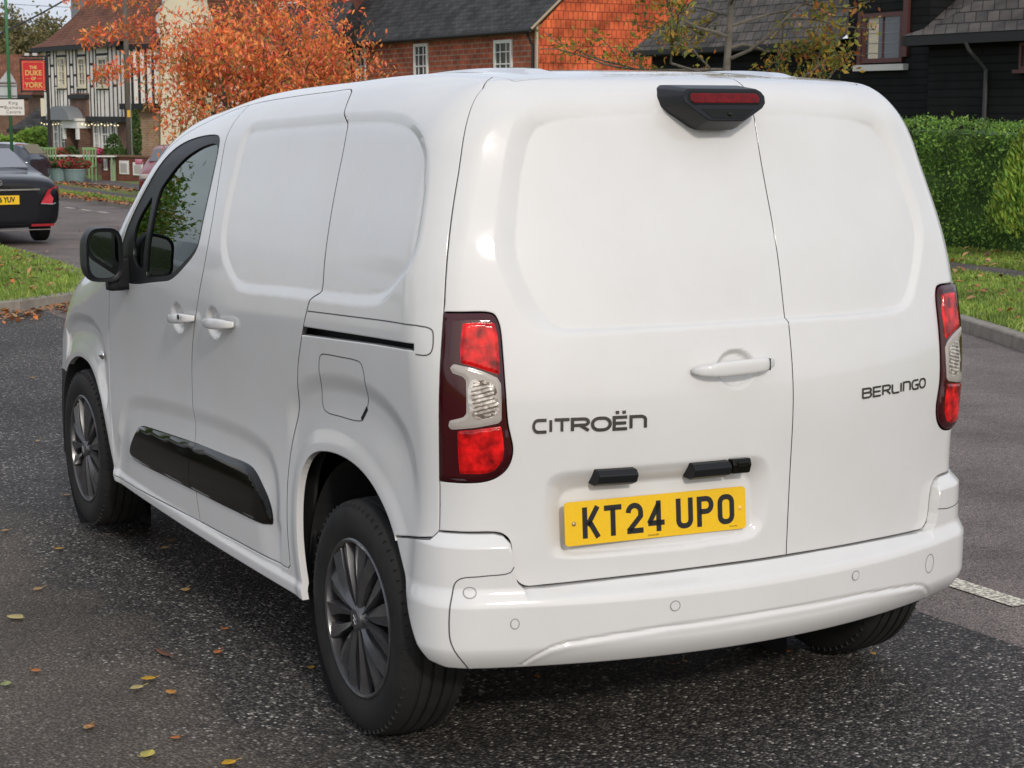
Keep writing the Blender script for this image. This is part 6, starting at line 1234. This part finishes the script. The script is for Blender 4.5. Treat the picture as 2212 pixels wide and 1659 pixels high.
m = MB(); m.prism([(-.62,.86,1.13),(.62,.86,1.13),(.50,1.62,1.405),(-.50,1.62,1.405)], (0,-.012,.035)); m.build('rear_window', mat('glass_painted_reflection', (.16,.17,.20), .12, spec=.8), mc)  # pale base colour stands in for the reflection in this glass
def curved(x, y0=0): return y0+.10*(abs(x)/.93)**3*1.3
m = MB(); n_ = 16
V = []
for z in (.84,.862):
    for k in range(n_+1): x = -.60+1.20*k/n_; V.append((x, -.035+.06*(abs(x)/.9)**3, z))
m.add(V, [(k, k+1, n_+2+k, n_+1+k) for k in range(n_)]); o = m.build('chrome_strip', CHROME, mc); o.modifiers.new('s','SOLIDIFY').thickness = .02
for sg in (-1,1):
    m = MB(); V = []; P0 = [(.60,-.035,.64),(.78,.015,.625),(.905,.10,.66),(.945,.24,.74),(.935,.25,.86),(.87,.07,.90),(.72,-.01,.84)]
    m.prism([(sg*x,y,z) for x, y, z in P0], (sg*.02,.06,0)); tl_ = m.build('tail_lamp', mat('saloon_lamp', (.52,.02,.035), .2, coat=1), mc)
    m = MB(); m.tube([(sg*x,y-.006,z) for x, y, z in [(.60,-.036,.635),(.78,.010,.620),(.905,.094,.655)]], .008, 6); m.build('lamp_edge', CHROME, tl_)
    m = MB(); m.box((sg*.62,-.012,.31), (.34,.02,.035)); m.build('reflector', mat('saloon_reflector', (.28,.004,.01), .25), mc)
m = MB(); m.box((0,-.033,.70), (.56,.014,.135)); np2 = m.build('number_plate', YEL, mc)
text('registration_letters', '66 YUV', .108, INK, np2, Matrix.Translation((.075,-.0415,.70)) @ Matrix.Rotation(math.pi/2,4,'X'), .001, (.80,1.02), off=.004)
m = MB(); m.lathe([(.036+.006*math.cos(a),.006*math.sin(a)) for a in np.linspace(0,2*math.pi,7)], (0,-.03,.955), 'Y', 24)
for q in range(3): a = math.pi/2+2*math.pi*q/3; m.tube([(0,-.03,.955),(.034*math.cos(a),-.03,.955+.034*math.sin(a))], .005, 5)
m.build('round_badge', CHROME, mc); m = MB(); m.box((0,-.012,.245), (1.5,.03,.012)); m.build('bumper_trim', CHROME, mc)
st2 = [(0,sec(.35,.74,.76,.80,.60,.85,.88)),(.12,sec(.25,.82,.84,.95,.62,1.08,1.12)),(.42,sec(.22,.86,.87,1.0,.58,1.38,1.42)),(.9,sec(.22,.87,.88,1.0,.60,1.46,1.50)),(1.9,sec(.22,.88,.88,.98,.61,1.47,1.51)),(2.5,sec(.22,.88,.88,.96,.62,1.30,1.34)),(3.05,sec(.22,.87,.87,.93,.68,1.0,1.04)),(3.7,sec(.24,.82,.83,.82,.6,.86,.89)),(4.05,sec(.3,.70,.72,.62,.5,.66,.68))]
rcl = gpt(402, 51); rc = carbody('hatchback_car', 4.05, st2, REDP, 'dark red hatchback parked behind the windscreen of the van', rcl, math.atan2(RH.y,RH.x)+math.pi+.05, wheels=(.65,3.2), tyr=.31, trackw=.74, cabin=(1,6), glassr=(5,))
m = MB(); m.prism([(-.62,3.02,1.03),(.62,3.02,1.03),(.55,2.47,1.345),(-.55,2.47,1.345)], (0,.02,.035)); m.build('windscreen', PANEC, rc); m = MB(); m.bbox((0,4.06,.50), (1.2,.06,.16), .02); m.build('grille', BLACKP, rc)
for sg in (-1,1): m = MB(); m.bbox((sg*.60,3.93,.68), (.26,.16,.14), .04); m.build('headlight', FROST, rc, True)
for sg in (-1,1): m = MB(); m.bbox((sg*.98,2.55,1.03), (.2,.12,.15), .04); m.build('door_mirror', mat('mirror_pink', (.42,.12,.18), .3, coat=1), rc, True)
for i, (fx, D, rz, pm, lab) in enumerate(((86,60,math.atan2(RH.y,RH.x)+1.35,NAVY,'dark hatchback parked by the pub seen over the saloon roof'),(22,61,math.atan2(RH.y,RH.x)+1.5,BLKP,'dark car parked farther left beside the green post'))):
    b = gpt(fx, D); c_ = carbody('hatchback_car', 4.05, st2, pm, lab, b, rz, wheels=(.65,3.2), tyr=.31, trackw=.74, cabin=(1,6), glassr=(5,), group='dark cars parked by the pub'); m = MB(); m.prism([(-.55,.17,1.10),(.55,.17,1.10),(.50,.43,1.40),(-.50,.43,1.40)], (0,-.03,.02)); m.build('rear_window', PANEC, c_)
# things left of the picture that show as reflections in the glossy flank and door glass
cw = carbody('hatchback_car', 4.05, st2, WHITE, 'white hatchback parked left of the picture, mirrored in the door glass of the van', Vector((-3.6,6.0,float(gz(-3.6,6.0)))), .04, wheels=(.65,3.2), tyr=.31, trackw=.74, cabin=(1,6), glassr=(5,), group='cars mirrored in the side of the van')
cb = carbody('saloon_car', 5.2, st, mat('teal_car_paint', (.05,.12,.13), .3, coat=1), 'teal saloon parked left of the picture, mirrored low in the door glass', Vector((-6.4,1.6,float(gz(-6.4,1.6)))), .10, wheels=(1.02,4.15), tyr=.345, trackw=.80, cabin=(4,9), glassr=(5,), group='cars mirrored in the side of the van')
def round_tree(x, y, h, w_, seed, mats, lab):
    t = empty('broadleaf_tree', (x,y,float(gz(x,y)))); tag(t, lab, 'tree'); rs2 = np.random.RandomState(seed); m_ = 70; cc = rdir(m_, rs2)*rs2.uniform(.3,1,size=(m_,1))**.5*[w_,w_,h*.42]+[0,0,h*.58]; n = 16000; C = cc[rs2.randint(0,m_,n)]+rs2.normal(size=(n,3))*.4; leafset('crown', C, .085, .6, mats, [.5,.3,.2], t, 0, rs2); m = MB(); m.tube([(0,0,0),(.1,0,h*.35),(0,.1,h*.7)], [.25,.18,.08], 8); m.build('trunk', BARK, t)
round_tree(-6.0, 24, 4.8, 2.0, 41, [HG[0],HG[1],OR[3]], 'green tree left of the picture, mirrored in the door glass')
round_tree(-19, 26, 7.5, 4.2, 42, [HG[0],HG[2],YG[0]], 'added tree, unseen left of the picture, mirrored in the side panels')  # added out of view so the flank mirrors a darker lower zone
round_tree(-24, 12, 6.0, 4.6, 43, [OR[3],HG[2],YG[1]], 'added spreading tree, unseen left of the picture, mirrored in the rear side panel')  # likewise added unseen for the gradient mirrored in the flank
